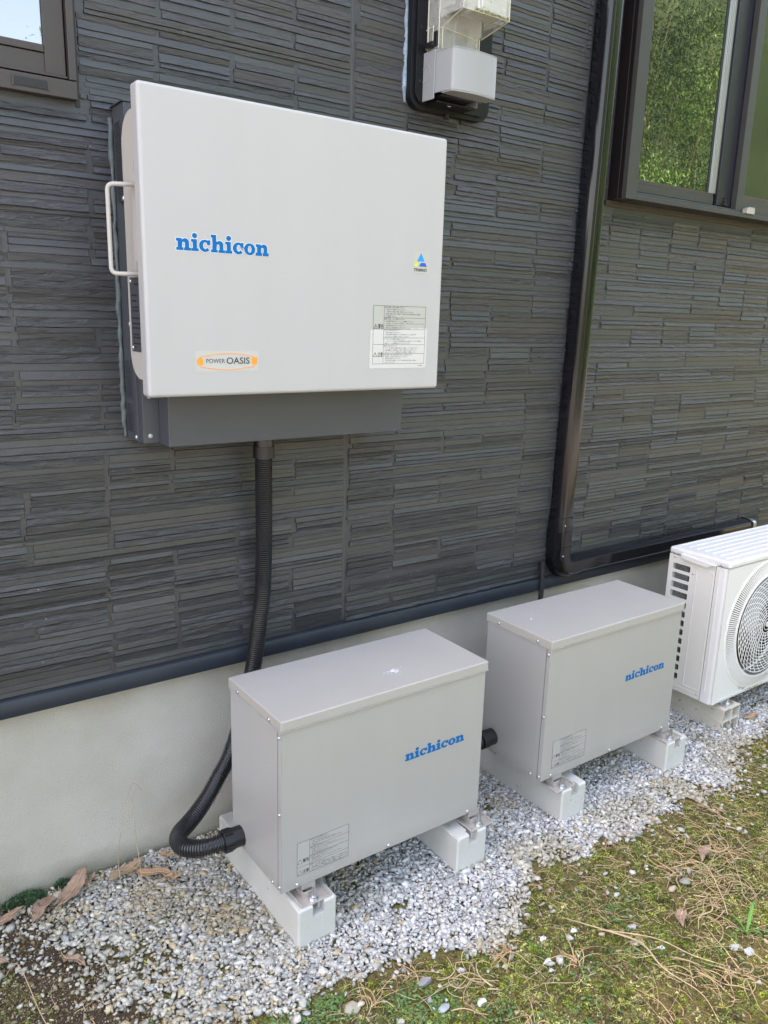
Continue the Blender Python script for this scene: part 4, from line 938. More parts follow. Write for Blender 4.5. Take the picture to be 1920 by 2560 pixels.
# ------------------------------------------------------------------ gravel
from mathutils import geometry
import bmesh
def hull_template(seed, n=13):
    r = np.random.default_rng(seed); p = r.normal(size=(n, 3)); p /= np.linalg.norm(p, axis=1)[:, None]; p *= r.uniform(.8, 1.1, (n, 1)); p *= np.array([1.15, .9, .62])
    bm = bmesh.new(); [bm.verts.new(q) for q in p]; g = bmesh.ops.convex_hull(bm, input=bm.verts)
    bmesh.ops.delete(bm, geom=[e for e in g['geom_interior'] if isinstance(e, bmesh.types.BMVert)], context='VERTS')
    bmesh.ops.triangulate(bm, faces=bm.faces); bm.verts.index_update(); bm.faces.ensure_lookup_table(); bm.verts.ensure_lookup_table()
    v = np.array([tuple(x.co) for x in bm.verts]); f = np.array([[x.index for x in q.verts] for q in bm.faces]); bm.free(); return v, f
TPL = [hull_template(i) for i in range(16)]
def scatter_rocks(name, pts, size, colr, m, flat=.35):
    """pts Nx3, size N, colr Nx3"""
    VV = []; FF = []; CC = []; base = 0
    which = nr.integers(0, len(TPL), len(pts))
    for k, (tv, tf) in enumerate(TPL):
        idx = np.where(which == k)[0]
        if not len(idx): continue
        n = len(idx); yaw = nr.uniform(0, 2*np.pi, n); tx = nr.normal(0, flat, n); ty = nr.normal(0, flat, n)
        cz, sz, cx, sx, cy, sy = np.cos(yaw), np.sin(yaw), np.cos(tx), np.sin(tx), np.cos(ty), np.sin(ty)
        Rz = np.zeros((n, 3, 3)); Rz[:, 0, 0] = cz; Rz[:, 0, 1] = -sz; Rz[:, 1, 0] = sz; Rz[:, 1, 1] = cz; Rz[:, 2, 2] = 1
        Rx = np.zeros((n, 3, 3)); Rx[:, 0, 0] = 1; Rx[:, 1, 1] = cx; Rx[:, 1, 2] = -sx; Rx[:, 2, 1] = sx; Rx[:, 2, 2] = cx
        Ry = np.zeros((n, 3, 3)); Ry[:, 1, 1] = 1; Ry[:, 0, 0] = cy; Ry[:, 0, 2] = sy; Ry[:, 2, 0] = -sy; Ry[:, 2, 2] = cy
        RR = Rx@Ry@Rz; sc = size[idx][:, None]*nr.uniform(.8, 1.25, (n, 3))
        v = np.einsum('nij,nvj->nvi', RR, tv[None]*sc[:, None, :])+pts[idx][:, None, :]
        VV.append(v.reshape(-1, 3)); FF.append((tf[None]+(np.arange(n)*len(tv))[:, None, None]+base).reshape(-1, 3)); base += n*len(tv)
        CC.append(np.repeat(np.concatenate([colr[idx], np.ones((n, 1))], 1), len(tv), 0))
    return np_mesh(name, np.concatenate(VV), np.concatenate(FF), [m], tint=np.concatenate(CC))
gx, gy = np.meshgrid(np.arange(-.75, 3.0, .0098), np.arange(-.80, .019, .0098), indexing='ij'); gx = gx.ravel(); gy = gy.ravel()
P = []
for layer, zz in ((0, .0010), (.5, .0035), (1, .0065)):
    px = gx+nr.uniform(-.005, .005, gx.size)+layer*.005; py = gy+nr.uniform(-.005, .005, gx.size)+layer*.005
    P.append(np.stack([px, py, np.full(px.size, zz)], -1))
P = np.concatenate(P)
e_n = edge(P[:, 0])+.075*(vnoise(P[:, 0]*12, P[:, 1]*12, 31)-.5)+.05*(vnoise(P[:, 0]*45, P[:, 1]*45, 32)-.5)
inside = (P[:, 1]-e_n)/.035
prob = np.clip(inside+.15, 0, 1)
sl_ = soil_left(P[:, 0], P[:, 1]); prob *= (1-.80*sl_)
prob *= np.where(vnoise(P[:, 0]*17, P[:, 1]*17, 77) > .86, .25, 1)      # bare patches
prob = np.maximum(prob, np.where((P[:, 2] > .004) & (P[:, 1] > e_n-.20), .07*np.exp(inside*.22), 0))
left_n = (P[:, 0] < -.12) & (vnoise(P[:, 0]*12, P[:, 1]*12, 40) > .60); prob[left_n] *= .5
keep = (nr.random(len(P)) < prob) & (P[:, 1] < .012)
P = P[keep]; P[:, 2] += gz(P[:, 0], P[:, 1])+.002
n = len(P); size = nr.lognormal(math.log(.0056), .32, n); size = np.clip(size, .0026, .0125)
warm = np.clip((.35-P[:, 0])/.55, 0, 1)[:, None]
c0 = np.array([.545, .54, .52]); c1 = np.array([.45, .43, .35])
val = nr.lognormal(-.03, .15, n)[:, None]
C = (c0*(1-warm*.75)+c1*warm*.75)*val
yel = nr.random(n) < .05+.10*(P[:, 0] < .1); C[yel] = np.array([.50, .42, .27])*nr.uniform(.7, 1.1, (yel.sum(), 1))
drk = nr.random(n) < .09; C[drk] = np.array([.36, .37, .375])*nr.uniform(.7, 1.2, (drk.sum(), 1))
stn = np.clip(vnoise(P[:, 0]*10, P[:, 1]*10, 21)*1.7-.7, 0, .7)[:, None]; C = C*(1-stn)+C*np.array([.74, .68, .50])*stn
gr = scatter_rocks('gravel', P, size, np.clip(C, .02, .85), attr_mat('crushed_stone', .62, .4, (500, .35, .001)))
tag(gr, 'pale grey crushed stone gravel spread along the foundation under the boxes', 'gravel', kind='stuff')
# fine crumbs of soil and small pebbles in the moss and at the left
n = 56000; px = nr.uniform(-.75, 2.7, n); py = nr.uniform(-1.5, .018, n); px[:14000] = nr.uniform(-.60, -.05, 14000); py[:14000] = nr.uniform(-.62, .018, 14000)
ok = (py < edge(px)+.05) | (soil_left(px, py)*1.5 > nr.random(n)) | (nr.random(n) < .05); px, py = px[ok], py[ok]; n = len(px)
P2 = np.stack([px, py, gz(px, py)+.0015], -1); sz2 = nr.lognormal(math.log(.0019), .5, n); sz2 = np.clip(sz2, .0008, .0065)
pal = np.array([[.10, .07, .04], [.15, .105, .06], [.20, .15, .085], [.29, .23, .14], [.40, .34, .23], [.46, .45, .41]]); C2 = pal[nr.choice(6, n, p=[.24, .22, .20, .15, .11, .08])]*nr.uniform(.75, 1.2, (n, 1))
tag(scatter_rocks('soil_crumbs', P2, sz2, C2, attr_mat('soil_crumbs', .85, .2, (400, .4, .001)), .8), 'fine brown soil crumbs and tiny pebbles scattered in the moss', 'soil crumbs', kind='stuff')

# ------------------------------------------------------------------ moss: tiny leaflets
n = 210000; px = nr.uniform(-.75, 2.7, n); py = nr.uniform(-1.6, .018, n)
dens = np.clip((edge(px)-py)/.05+.35, 0, 1); pat = vnoise(px*11, py*11, 50)*.6+vnoise(px*34, py*34, 51)*.4
dens *= np.clip((pat-.30)*4, .04, 1); dens = np.where(py > edge(px)+.02, np.where((vnoise(px*17, py*17, 77) > .82), .28, .0), dens)
dens = np.where((soil_left(px, py) > .3) & (py > edge(px)), .05*(pat > .5), dens)
dens = np.maximum(dens, np.where((px < -.20) & (py > -.035+.1*(px+.3)), .0, 0))
ok = nr.random(n) < dens; px, py, pat = px[ok], py[ok], pat[ok]; n = len(px)
def leaflets(name, px, py, pz, s, C, m, k=3, up=.8):
    n = len(px); VV = np.zeros((n, k, 3, 3)); 
    for j in range(k):
        a = nr.uniform(0, 2*np.pi, n); el = nr.uniform(.1, up, n); L_ = s*nr.uniform(.6, 1.2, n); wd = L_*.42
        dx, dy = np.cos(a), np.sin(a); bx = px+nr.normal(0, .0015, n); by = py+nr.normal(0, .0015, n)
        VV[:, j, 0] = np.stack([bx-dy*wd, by+dx*wd, pz+L_*.4], -1); VV[:, j, 1] = np.stack([bx+dy*wd, by-dx*wd, pz+L_*.4], -1)
        VV[:, j, 2] = np.stack([bx+dx*L_*np.cos(el), by+dy*L_*np.cos(el), pz+L_*.35+L_*np.sin(el)], -1)
    V = VV.reshape(-1, 3); F = np.arange(len(V)).reshape(-1, 3); CC = np.repeat(np.concatenate([C, np.ones((n, 1))], 1), 3*k, 0)
    return np_mesh(name, V, F, [m], tint=CC)
mp = np.array([[.085, .11, .014], [.12, .14, .02], [.045, .075, .018], [.10, .105, .035], [.15, .16, .05], [.07, .06, .025]])
ch = np.clip((vnoise(px*8, py*8, 60)*6+nr.normal(0, 1.1, n)).astype(int), 0, 5)
tag(leaflets('moss', px, py, gz(px, py), nr.uniform(.0024, .0058, n), mp[ch]*2.0*nr.uniform(.6, 1.6, (n, 1))*(.55+1.5*vnoise(px*26, py*26, 71)**2)[:, None], attr_mat('moss', .85, .2, None)), 'low yellow-green moss carpet covering the soil in the foreground', 'moss', kind='stuff')
# thicker moss tufts
nc = 15000; cxm = nr.uniform(-.7, 2.5, nc); cym = nr.uniform(-1.45, -.42, nc)
okc = (cym < edge(cxm)-.005) & (vnoise(cxm*13, cym*13, 50)*.6+vnoise(cxm*40, cym*40, 51)*.4 > .36) & (soil_left(cxm, cym) < .6); cxm, cym = cxm[okc], cym[okc]; nc = len(cxm)
rc = nr.uniform(.004, .012, nc); kk = 18
q = np.sqrt(nr.random((nc, kk))); aa = nr.uniform(0, 6.2832, (nc, kk))
px = (cxm[:, None]+rc[:, None]*q*np.cos(aa)).ravel(); py = (cym[:, None]+rc[:, None]*q*np.sin(aa)).ravel(); hh = (rc[:, None]*.65*(1-q**2)).ravel()
pc = mp[nr.integers(0, 6, nc)]*np.clip(nr.lognormal(.65, .45, (nc, 1)), .4, 3.2); pc = np.repeat(pc, kk, 0)*nr.uniform(.75, 1.25, (nc*kk, 1))
tag(leaflets('moss_tufts', px, py, gz(px, py)+hh, nr.uniform(.0022, .0042, nc*kk), pc, bpy.data.materials['moss'], k=2, up=1.3), 'raised yellow-green moss tufts in the foreground', 'moss', kind='stuff')
# clods of soil
n = 7000; px = nr.uniform(-.75, 2.5, n); py = nr.uniform(-1.45, .018, n); ok = (py < edge(px)) | (soil_left(px, py) > nr.random(n)); px, py = px[ok], py[ok]; n = len(px)
tag(scatter_rocks('soil_clods', np.stack([px, py, gz(px, py)+.002], -1), np.clip(nr.lognormal(math.log(.0035), .4, n), .002, .009), pal[nr.choice(6, n, p=[.3, .3, .22, .10, .05, .03])]*nr.uniform(.7, 1.2, (n, 1)), bpy.data.materials['soil_crumbs'], .8), 'brown clods of soil between the moss tufts', 'soil clods', kind='stuff')
# small round-leaved weeds
cl = []
for cx, cy, q, rr2 in [(.06, -.615, 90, .05), (-.03, -.60, 60, .05), (.19, -.68, 60, .05), (.24, -.72, 90, .05), (.70, -.86, 25, .06), (.9, -.95, 25, .08), (.55, -.82, 25, .07), (1.05, -.80, 25, .08), (.32, -.80, 40, .06), (-.2, -.50, 12, .04), (.45, -.9, 40, .08), (.15, -.8, 50, .06), (.75, -.75, 30, .06), (1.3, -.8, 25, .1)]:
    cl += [(cx+rnd.gauss(0, rr2*.6), cy+rnd.gauss(0, rr2*.45)) for _ in range(q)]
cl = np.array(cl); n = len(cl)
VV = []; FF = []; CC = []; b0 = 0
for (x, y) in cl:
    for j in range(4):
        a = rnd.uniform(0, 6.28); r = rnd.uniform(.0018, .0034); cx = x+math.cos(a)*.0045; cy = y+math.sin(a)*.0045; zc = float(gz(np.array(x), np.array(y)))+rnd.uniform(.004, .008); tz = rnd.uniform(-.3, .3)
        c = np.array([.11, .19, .06])*rnd.uniform(.7, 1.4)
        VV += [(cx+r*math.cos(i*1.047), cy+r*math.sin(i*1.047), zc+tz*r*math.cos(i*1.047)) for i in range(6)]; FF.append([b0+i for i in range(6)]); b0 += 6; CC += [(*c, 1)]*6
tag(np_mesh('small_weeds', np.array(VV), np.array(FF), [attr_mat('weed_leaf', .5, .4, None)], tint=np.array(CC)), 'tiny round-leaved green weeds among the gravel edge and moss', 'weeds', kind='stuff')

# dark green moss cushions against the foundation at the left
def cushion(x, y, w, d, h, label):
    n = int(9e5*w*d*1.6); a = nr.uniform(0, 6.2832, n); q = np.sqrt(nr.random(n)); px = x+w*q*np.cos(a); py = np.minimum(y+d*q*np.sin(a), .017); pz = .006+h*(1-q**2)*nr.uniform(.5, 1, n)
    C = np.array([.045, .085, .035])*nr.uniform(.5, 1.8, (n, 1)); o = leaflets('moss_cushion', px, py, pz, nr.uniform(.004, .007, n), C, attr_mat('cushion', .8, .3, None) if 'cushion' not in bpy.data.materials else bpy.data.materials['cushion'], k=3, up=1.3)
    return tag(o, label, 'moss', 'moss cushions at the foot of the foundation')
cushion(-.345, .002, .045, .022, .020, 'larger dark green moss cushion at the foundation between fallen leaves')
cushion(-.262, .012, .018, .010, .014, 'smaller dark green moss tuft at the foundation above the big leaf')
cushion(-.43, .0, .03, .02, .014, 'dark green moss cushion at the left picture edge by the foundation')

# ------------------------------------------------------------------ fallen leaves
def leaf(a, b, wid, label, m, z=.016, curl=.25, lift=0.0, grp='fallen brown leaves by the foundation'):
    a = Vector((a[0], a[1], 0)); b = Vector((b[0], b[1], 0)); L_ = (b-a).length; dx = (b-a).normalized(); dy = Vector((-dx.y, dx.x, 0)); n = 14; k = 4; vs = []
    s = rnd.uniform(0, 9)
    for i in range(n+1):
        t = i/n; wv = wid*(math.sin(math.pi*t**.8))**.85*(1 if 0 < i < n else .05); bend = math.sin(t*math.pi)*.006*math.sin(s)+.004*math.sin(t*7+s)
        for j in range(-k, k+1):
            q = j/k; wob = 1+.05*math.sin(i*2.1+j+s)
            vs.append(a+dx*(L_*t)+dy*(q*wv*wob+.004*math.sin(t*5+s))+Vector((0, 0, z+bend+abs(q)**1.5*wv*curl*(1+.4*math.sin(t*6+s))+lift*t+.0012*math.sin(i*1.7+j*1.3+s))))
    w_ = 2*k+1; fs = [(i*w_+j, i*w_+j+1, (i+1)*w_+j+1, (i+1)*w_+j) for i in range(n) for j in range(2*k)]
    mb = MB(); mb.add(vs, fs, m); o = mb.build('fallen_leaf', None, smooth=True); md_ = o.modifiers.new('thick', 'SOLIDIFY'); md_.thickness = .0005
    mb = MB(); mb.tube([a+dx*(L_*t)+dy*(.004*math.sin(t*5+s))+Vector((0, 0, z+math.sin(t*math.pi)*.006*math.sin(s)+.004*math.sin(t*7+s)+lift*t+.0012)) for t in np.linspace(-.08, .98, 12)], .0007, MT['straw'], 5); mb.build('midrib', o)
    return tag(o, label, 'leaf', grp)
leaf((-.445, -.062), (-.352, -.026), .013, 'pinkish brown fallen leaf cut by the left picture edge beside the foundation', MT['leaf1'])
leaf((-.348, -.078), (-.272, -.006), .016, 'narrow brown leaf lying between two larger fallen leaves at left', MT['leaf1'], curl=.4)
leaf((-.288, -.070), (-.206, .008), .019, 'broadest fallen leaf, leaning against the foundation beside the moss', MT['leaf1'], lift=.02)
leaf((-.216, -.040), (-.196, .006), .009, 'small curled leaf just right of the broadest leaf', MT['leaf1'], curl=.6)
leaf((-.172, -.052), (-.080, -.006), .017, 'tan leaf under the dry stalks left of the black conduit bend', MT['leaf2'])
leaf((-.112, -.030), (-.040, -.112), .015, 'olive tan leaf pointing at the black conduit bend', MT['leaf2'], curl=.3)
leaf((-.062, -.105), (-.028, -.128), .008, 'small dark orange leaf fragment beside the conduit bend', MT['leaf2'], curl=.7)
leaf((-.315, -.205), (-.288, -.262), .010, 'small reddish leaf lying alone on the gravel at lower left', MT['leaf1'], curl=.3)
leaf((-.465, -.150), (-.412, -.175), .013, 'brown leaf at the left picture edge below the others', MT['leaf1'])
leaf((-.050, -.02), (-.01, -.05), .012, 'brown leaf tucked between the conduit bend and the foundation', MT['leaf2'], lift=.01)
GL = 'fallen leaves near the air conditioner'
leaf((1.80, -.285), (1.86, -.235), .015, 'brown curled leaf beside the resin stand under the air conditioner', MT['leaf1'], curl=.8, lift=.02, grp=GL)
leaf((1.86, -.34), (1.94, -.30), .014, 'flat brown leaf on the gravel right of the resin stand', MT['leaf1'], grp=GL)
leaf((1.83, -.40), (1.90, -.42), .013, 'reddish leaf in front of the resin stand at right', MT['leaf2'], grp=GL)
leaf((1.93, -.22), (2.0, -.25), .013, 'brown leaf far under the air conditioner', MT['leaf1'], grp=GL)
leaf((1.72, -.56), (1.80, -.535), .012, 'tan leaf at the right edge below the resin stand', MT['leaf2'], grp=GL)
GM = 'fallen leaves on the moss'
leaf((.860, -.835), (.812, -.872), .012, 'pale pinkish leaf on the moss by the dead vine', MT['leaf1'], grp=GM)
leaf((1.115, -.735), (1.045, -.762), .013, 'grey brown leaf at the right picture edge on the moss', MT['leaf1'], grp=GM)
leaf((.305, -.905), (.345, -.945), .012, 'brown leaf on the moss at the bottom picture edge', MT['leaf1'], grp=GM)
leaf((.62, -.42), (.66, -.40), .004, 'tiny brown leaf scrap on the gravel between the boxes', MT['leaf2'], grp=GM)

# ------------------------------------------------------------------ dry grass and weeds
def stalk(mb, p, ang, L_, rise, droop, curl, r, m, seg=4, n=16):
    pts = []; x, y, z = p; a = ang; el = rise; st = L_/n
    for i in range(n+1):
        pts.append((x, y, max(z, float(gz(np.array(x), np.array(y)))+.004))); x += math.cos(a)*math.cos(el)*st; y += math.sin(a)*math.cos(el)*st; z += math.sin(el)*st; el -= droop/n; a += curl/n+rnd.gauss(0, .05)
    mb.tube(pts, [r*(1-.6*i/n) for i in range(n+1)], m, seg)
def clump(x, y, n, L_, label, m='deadgrass', r=.0013, low=False, grp='clumps of dead grass on the moss'):
    mb = MB(); main = rnd.uniform(0, 6.28)
    for k in range(n):
        if low:   # tangle of runners: they start anywhere in the patch and wander
            q = abs(rnd.gauss(0, L_*.35)); a0 = rnd.uniform(0, 6.28); px, py = x+q*math.cos(a0)*1.3, y+q*math.sin(a0)
            stalk(mb, (px, py, .005+rnd.random()*.012), main+rnd.choice([0, math.pi])+rnd.gauss(0, .7), L_*rnd.uniform(.25, 1.1), rnd.uniform(-.1, .6), rnd.uniform(.2, 2.2), rnd.gauss(0, 2.2), r*rnd.choice([.45, .6, .8, 1.1]), MT[m if rnd.random() < .7 else 'straw'])
        else:
            stalk(mb, (x+rnd.gauss(0, .007), y+rnd.gauss(0, .005), .004), main+rnd.gauss(0, 1.3), L_*rnd.uniform(.25, 1.25), rnd.uniform(.3, 1.3), rnd.uniform(1.2, 4.2), rnd.gauss(0, 1.6), r*rnd.uniform(.45, 1.2), MT[m])
    o = mb.build('dead_grass', None, smooth=True); return tag(o, label, 'dead grass', grp)
clump(.245, -.635, 11, .085, 'small orange dead grass tuft at the gravel edge in front of the near block')
clump(.135, -.655, 12, .11, 'arching orange dead grass tuft at the bottom picture edge left of centre')
clump(.455, -.700, 14, .12, 'spreading dead grass tuft with long arching blades at the gravel edge')
clump(.555, -.800, 16, .11, 'wide star-shaped dead grass tuft on the moss at centre right')
clump(.36, -.86, 12, .10, 'dead grass tuft at the bottom edge right of centre')
clump(.33, -.72, 26, .11, 'low tangle of grey-brown roots and dead runners at the gravel edge', 'straw', .0016, True)
clump(1.00, -.745, 30, .11, 'curly tangle of dry orange runners at the right picture edge', 'deadgrass', .0013, True)
clump(.905, -.865, 20, .13, 'dead branching vine lying on the moss near the green blade', 'straw', .0016, True)
clump(.73, -.965, 22, .12, 'tangle of dry runners near the lower right corner', 'straw', .0014, True)
clump(.58, -.985, 16, .12, 'dry grass tuft at the bottom edge near the right corner', 'deadgrass', .0013, True)
clump(1.36, -.62, 14, .08, 'dry weed tuft on the right picture edge beyond the moss', 'deadgrass', .0012, True)
clump(1.22, -.70, 16, .09, 'dry matted runners at the right edge above the curly tangle', 'straw', .0012, True)
clump(1.72, -.46, 10, .10, 'loose looped dry stems in front of the resin stand', 'straw', .0013, True)
clump(.66, -.60, 8, .05, 'tiny dry tuft where gravel meets moss between the boxes', 'deadgrass', .001, True)
clump(.93, -.585, 8, .05, 'tiny dry tuft at the gravel edge in front of the farther box', 'deadgrass', .001, True)
clump(-.15, -.14, 26, .085, 'fine straw tangle on the gravel below the conduit bend', 'straw', .0007, True)
clump(-.255, -.09, 8, .055, 'small dry weed beside the broadest leaf', 'deadgrass', .0009, True)
clump(-.335, -.36, 9, .09, 'dry weed stems on bare soil at lower left', 'deadgrass', .0009, True)
clump(.02, -.30, 5, .04, 'few reddish dry shreds on gravel left of the near block', 'deadgrass', .0008, True)
clump(.23, -.37, 5, .06, 'few reddish dry shreds on gravel right of the near block', 'deadgrass', .0008, True)
clump(1.13, -.76, 46, .15, 'large dry tangle at the right edge between moss and gravel', 'deadgrass', .0012, True)
clump(1.03, -.84, 40, .14, 'dense dry tangle on the right edge just above the green sprout', 'straw', .0012, True)
clump(.82, -1.03, 34, .14, 'dense dry tangle in the lower right corner', 'deadgrass', .0013, True)
clump(1.28, -.66, 26, .10, 'straw patch on the right edge in front of the resin stand', 'straw', .0011, True)
clump(.70, -.83, 16, .10, 'thin loose straw around the flat yellowish stone', 'straw', .0008, True)
clump(.45, -.80, 20, .10, 'thin loose straw between the two lower dead grass tufts', 'straw', .0008, True)
# tall bent straws rising in front of the foundation
mb = MB()
mb.tube(cr_path([(-.155, -.075, .01), (-.150, -.045, .07), (-.128, -.03, .165), (-.108, -.025, .225), (-.098, -.025, .232), (-.082, -.03, .208)], .008), .0007, MT['straw'], 5)
mb.tube(cr_path([(-.115, -.105, .01), (-.112, -.07, .09), (-.114, -.04, .21)], .01), .0007, MT['straw'], 5)
mb.tube(cr_path([(-.13, -.10, .012), (-.05, -.16, .022), (.045, -.22, .02)], .01), .0007, MT['straw'], 5)
mb.tube(cr_path([(-.13, -.12, .012), (-.06, -.115, .03), (.02, -.12, .028)], .01), .0007, MT['straw'], 5)
tag(mb.build('tall_straw', None, smooth=True), 'thin tall bent straws rising in front of the pale foundation', 'straw')
# long fallen stalks in the moss
mb = MB()
mb.tube(cr_path([(.62, -.70, .012), (.665, -.79, .02), (.70, -.85, .016), (.68, -.92, .018), (.69, -1.0, .016), (.66, -1.06, .014)], .01), [.0009+.0012*math.sin(i*.09)**2 for i in range(200)], MT['straw'], 6)
mb.tube(cr_path([(.66, -.77, .012), (.73, -.86, .022), (.76, -.93, .018), (.80, -.99, .014)], .01), [.0016-.00004*i+.0003*(i%3) for i in range(200)], MT['straw'], 6)
mb.tube(cr_path([(.95, -.85, .012), (.91, -.88, .022), (.87, -.875, .02), (.83, -.90, .016)], .01), [.0022-.0001*i for i in range(200)], MT['straw'], 6)
mb.tube(cr_path([(.96, -.73, .012), (1.0, -.79, .05), (.97, -.86, .03), (.93, -.91, .012)], .01), .0012, MT['straw'], 6)
tag(mb.build('dead_vine', None, smooth=True), 'long dry forked vine lying diagonally across the moss at right', 'dead vine')
mb = MB()
mb.tube(cr_path([(-.425, -.20, .01), (-.405, -.24, .06), (-.39, -.36, .03), (-.37, -.44, .01)], .01), .0008, MT['straw'], 5)
tag(mb.build('single_straw', None, smooth=True), 'single long straw standing over the soil at the left picture edge', 'straw')
# straw litter
mb = MB()
for k in range(7500):
    x = rnd.uniform(-.6, 2.3); y = rnd.uniform(-1.35, -.45)
    if x+y*.9 < .0 and rnd.random() < .65: continue
    if y > edge(x)+.03 and rnd.random() < .96: continue
    stalk(mb, (x, y, .006+rnd.random()*.004), rnd.uniform(0, 6.28), rnd.uniform(.01, .055), rnd.uniform(0, .5), rnd.uniform(.2, 1.5), rnd.gauss(0, 1.5), rnd.uniform(.0003, .0008), MT[rnd.choice(['straw', 'deadgrass', 'straw'])], 3, 7)
tag(mb.build('straw_litter', None), 'short dry grass bits littering the moss in the foreground', 'straw litter', kind='stuff')
# one green blade
mb = MB()
for (a, L_, r) in ((.4, .075, .004), (1.7, .045, .003), (2.9, .035, .003), (4.9, .035, .0032)):
    pts = []; n = 10
    for i in range(n+1):
        t = i/n; w_ = r*math.sin(math.pi*(.12+.88*t))*(1-.3*t)+.0003; c = Vector((.925+math.cos(a)*L_*t, -.955+math.sin(a)*L_*t*.9, .008+math.sin(t*2.2)*L_*.55)); s_ = Vector((-math.sin(a), math.cos(a), .2)); pts += [c-s_*w_, c-Vector((0, 0, w_*.5)), c+s_*w_]
    mb.add(pts, [(i*3+j, i*3+j+1, (i+1)*3+j+1, (i+1)*3+j) for i in range(n) for j in range(2)], MT['grass'])
tag(mb.build('grass_sprout', None, smooth=True), 'single bright green grass sprout at the right picture edge', 'grass')
# a few larger stones, each lying on its own
def stone(x, y, s, label, c, grp='loose stones on the moss'):
    v, f = hull_template(int(abs(x*977+y*331)) % 500+50, 20); bm_ = MB(); bm_.add([(x+p[0]*s, y+p[1]*s*.85, .004+p[2]*s*.75) for p in v], [tuple(q) for q in f], mat('stone', c, .8, bump=(120, .5, .003), var=(60, tuple(q*1.35 for q in c), .2)))
    return tag(bm_.build('stone', None, bevel=s*.08, seg=2), label, 'stone', grp)
stone(.262, -.665, .016, 'rounded purplish grey stone at the gravel edge near the near block', (.26, .25, .25))
stone(.105, -.635, .021, 'rough tan stone half buried at the bottom edge of the gravel', (.30, .27, .21))
stone(.03, -.640, .016, 'dark grey stone at the bottom picture edge', (.22, .22, .21))
stone(.252, -.735, .014, 'blue-grey flat stone at the bottom edge in the moss', (.30, .33, .36))
stone(.325, -.765, .013, 'white angular stone in the moss near the bottom edge', (.62, .62, .60))
stone(.735, -.875, .010, 'bright white stone alone on the moss at lower right', (.68, .70, .72))
stone(.870, -.960, .014, 'left of two grey stones by the green sprout', (.36, .37, .34))
stone(.885, -.985, .014, 'right of two grey stones by the green sprout', (.40, .42, .42))
stone(.965, -.775, .016, 'large greyish stone half hidden by dry runners', (.25, .25, .21))
stone(.915, -.775, .013, 'tan flat stone beside the large greyish stone', (.38, .34, .26))
stone(.705, -.835, .017, 'flat yellowish stone on the moss at centre right', (.42, .39, .27))
stone(.735, -.800, .013, 'grey slab stone above the flat yellowish one', (.34, .34, .32))
stone(.505, -.765, .010, 'white stone beside the star-shaped dead grass', (.60, .62, .64))
stone(.62, -.735, .009, 'white stone nearest the middle of the moss', (.62, .63, .66))
stone(.545, -.715, .009, 'light stone on moss just past the gravel edge', (.60, .61, .63))
stone(.425, -.725, .008, 'cream stone at the corner of the gravel edge', (.55, .50, .36))
stone(.79, -.715, .009, 'pale slate chip on the moss in front of the farther box', (.48, .50, .50))
stone(-.20, -.028, .013, 'mossy yellow stone against the foundation beside the small leaf', (.28, .27, .10), 'loose stones by the foundation')
stone(-.275, -.155, .012, 'large greenish stone on the gravel at left', (.27, .29, .24), 'loose stones by the foundation')

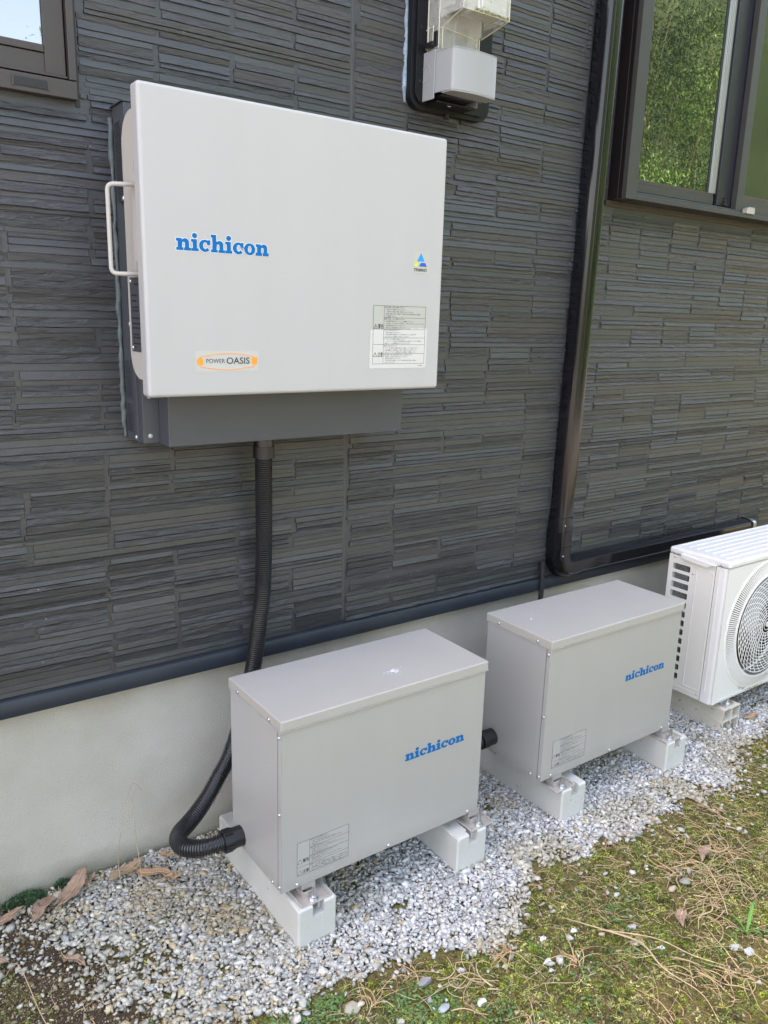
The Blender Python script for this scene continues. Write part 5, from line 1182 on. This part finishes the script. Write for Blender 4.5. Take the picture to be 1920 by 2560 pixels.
# ------------------------------------------------------------------ bamboo on the far side of the garden, mirrored in the windows
bl_m = attr_mat('bamboo_leaf', .5, .35, None); bst = mat('bamboo_culm', (.09, .11, .03), .5)
b_ = bl_m.node_tree.nodes['Principled BSDF']; b_.inputs['Transmission Weight'].default_value = 0
def bamboo(x, y, seed, h, label):
    r = np.random.default_rng(seed); t = thing('bamboo', label, 'bamboo', (x, y, 0), 'bamboo across the garden')
    mb = MB(); tips = []
    for k in range(9):
        a = r.uniform(0, 6.28); q = r.uniform(0, .7); lean = r.uniform(.05, .22); hh = h*r.uniform(.75, 1.05); bx, by = q*math.cos(a), q*math.sin(a)
        pts = [(x+bx+math.cos(a)*lean*hh*(s**2), y+by+math.sin(a)*lean*hh*(s**2), hh*s*(1-.12*s*s)) for s in np.linspace(0, 1, 10)]
        mb.tube(pts, [.022*(1-.8*s) for s in np.linspace(0, 1, 10)], bst, 6); tips.append(pts)
    mb.build('trunk', t)
    # branch tufts along each culm, leaves hang in small sprays
    cen = []
    for pts in tips:
        pa = np.array(pts)
        for _ in range(60):
            s = r.uniform(.10, 1)**.8; i = min(int(s*9), 8); f = s*9-i; p = pa[i]*(1-f)+pa[i+1]*f; a = r.uniform(0, 6.28); q = r.uniform(.08, .8); cen.append(p+np.array([q*math.cos(a), q*math.sin(a), r.uniform(-.15, .15)]))
    cen = np.array(cen); cen = cen[vnoise(cen[:, 0]*1.5+cen[:, 1]*1.1, cen[:, 2]*1.6, 33) > .36]; n = len(cen); k = 64
    c = np.repeat(cen, k, 0)+r.normal(0, 1, (n*k, 3))*np.array([.14, .14, .09]); a = r.uniform(0, 6.28, n*k); dn = r.uniform(.1, 1.1, n*k); L_ = r.uniform(.04, .085, n*k); wd = L_*.11
    d = np.stack([np.cos(a)*np.cos(dn), np.sin(a)*np.cos(dn), -np.sin(dn)], -1); s = np.stack([-np.sin(a), np.cos(a), r.normal(0, .3, n*k)], -1)
    V = np.stack([c, c+d*(L_*.4)[:, None]+s*wd[:, None], c+d*L_[:, None], c+d*(L_*.4)[:, None]-s*wd[:, None]], 1).reshape(-1, 3); F = np.arange(len(V)).reshape(-1, 4)
    cv = np.repeat(r.uniform(.35, 1.5, (n, 1)), k, 0)*r.uniform(.8, 1.2, (n*k, 1)); C = np.array([.095, .18, .035])*cv*(.25+1.5*vnoise(c[:, 0]*1.1+c[:, 1], c[:, 2]*1.1, 90)**1.5)[:, None]  # sunlit and shaded masses put into the leaf colour by tuft and broad noise
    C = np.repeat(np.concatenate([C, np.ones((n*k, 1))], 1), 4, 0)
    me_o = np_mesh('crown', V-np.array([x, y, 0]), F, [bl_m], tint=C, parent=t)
    return t
BL = ['tallest bamboo clump mirrored in the left part of the sliding window', 'bright bamboo clump mirrored in the middle of the sliding window', 'bamboo clump mirrored near the window stile', 'bamboo clump mirrored in the right-hand sash', 'bamboo clump at the back of the thicket mirrored in the window', 'leaning bamboo clump at the left of the mirrored thicket', 'low bushy bamboo mirrored at the bottom of the glass', 'far right bamboo clump of the mirrored thicket']
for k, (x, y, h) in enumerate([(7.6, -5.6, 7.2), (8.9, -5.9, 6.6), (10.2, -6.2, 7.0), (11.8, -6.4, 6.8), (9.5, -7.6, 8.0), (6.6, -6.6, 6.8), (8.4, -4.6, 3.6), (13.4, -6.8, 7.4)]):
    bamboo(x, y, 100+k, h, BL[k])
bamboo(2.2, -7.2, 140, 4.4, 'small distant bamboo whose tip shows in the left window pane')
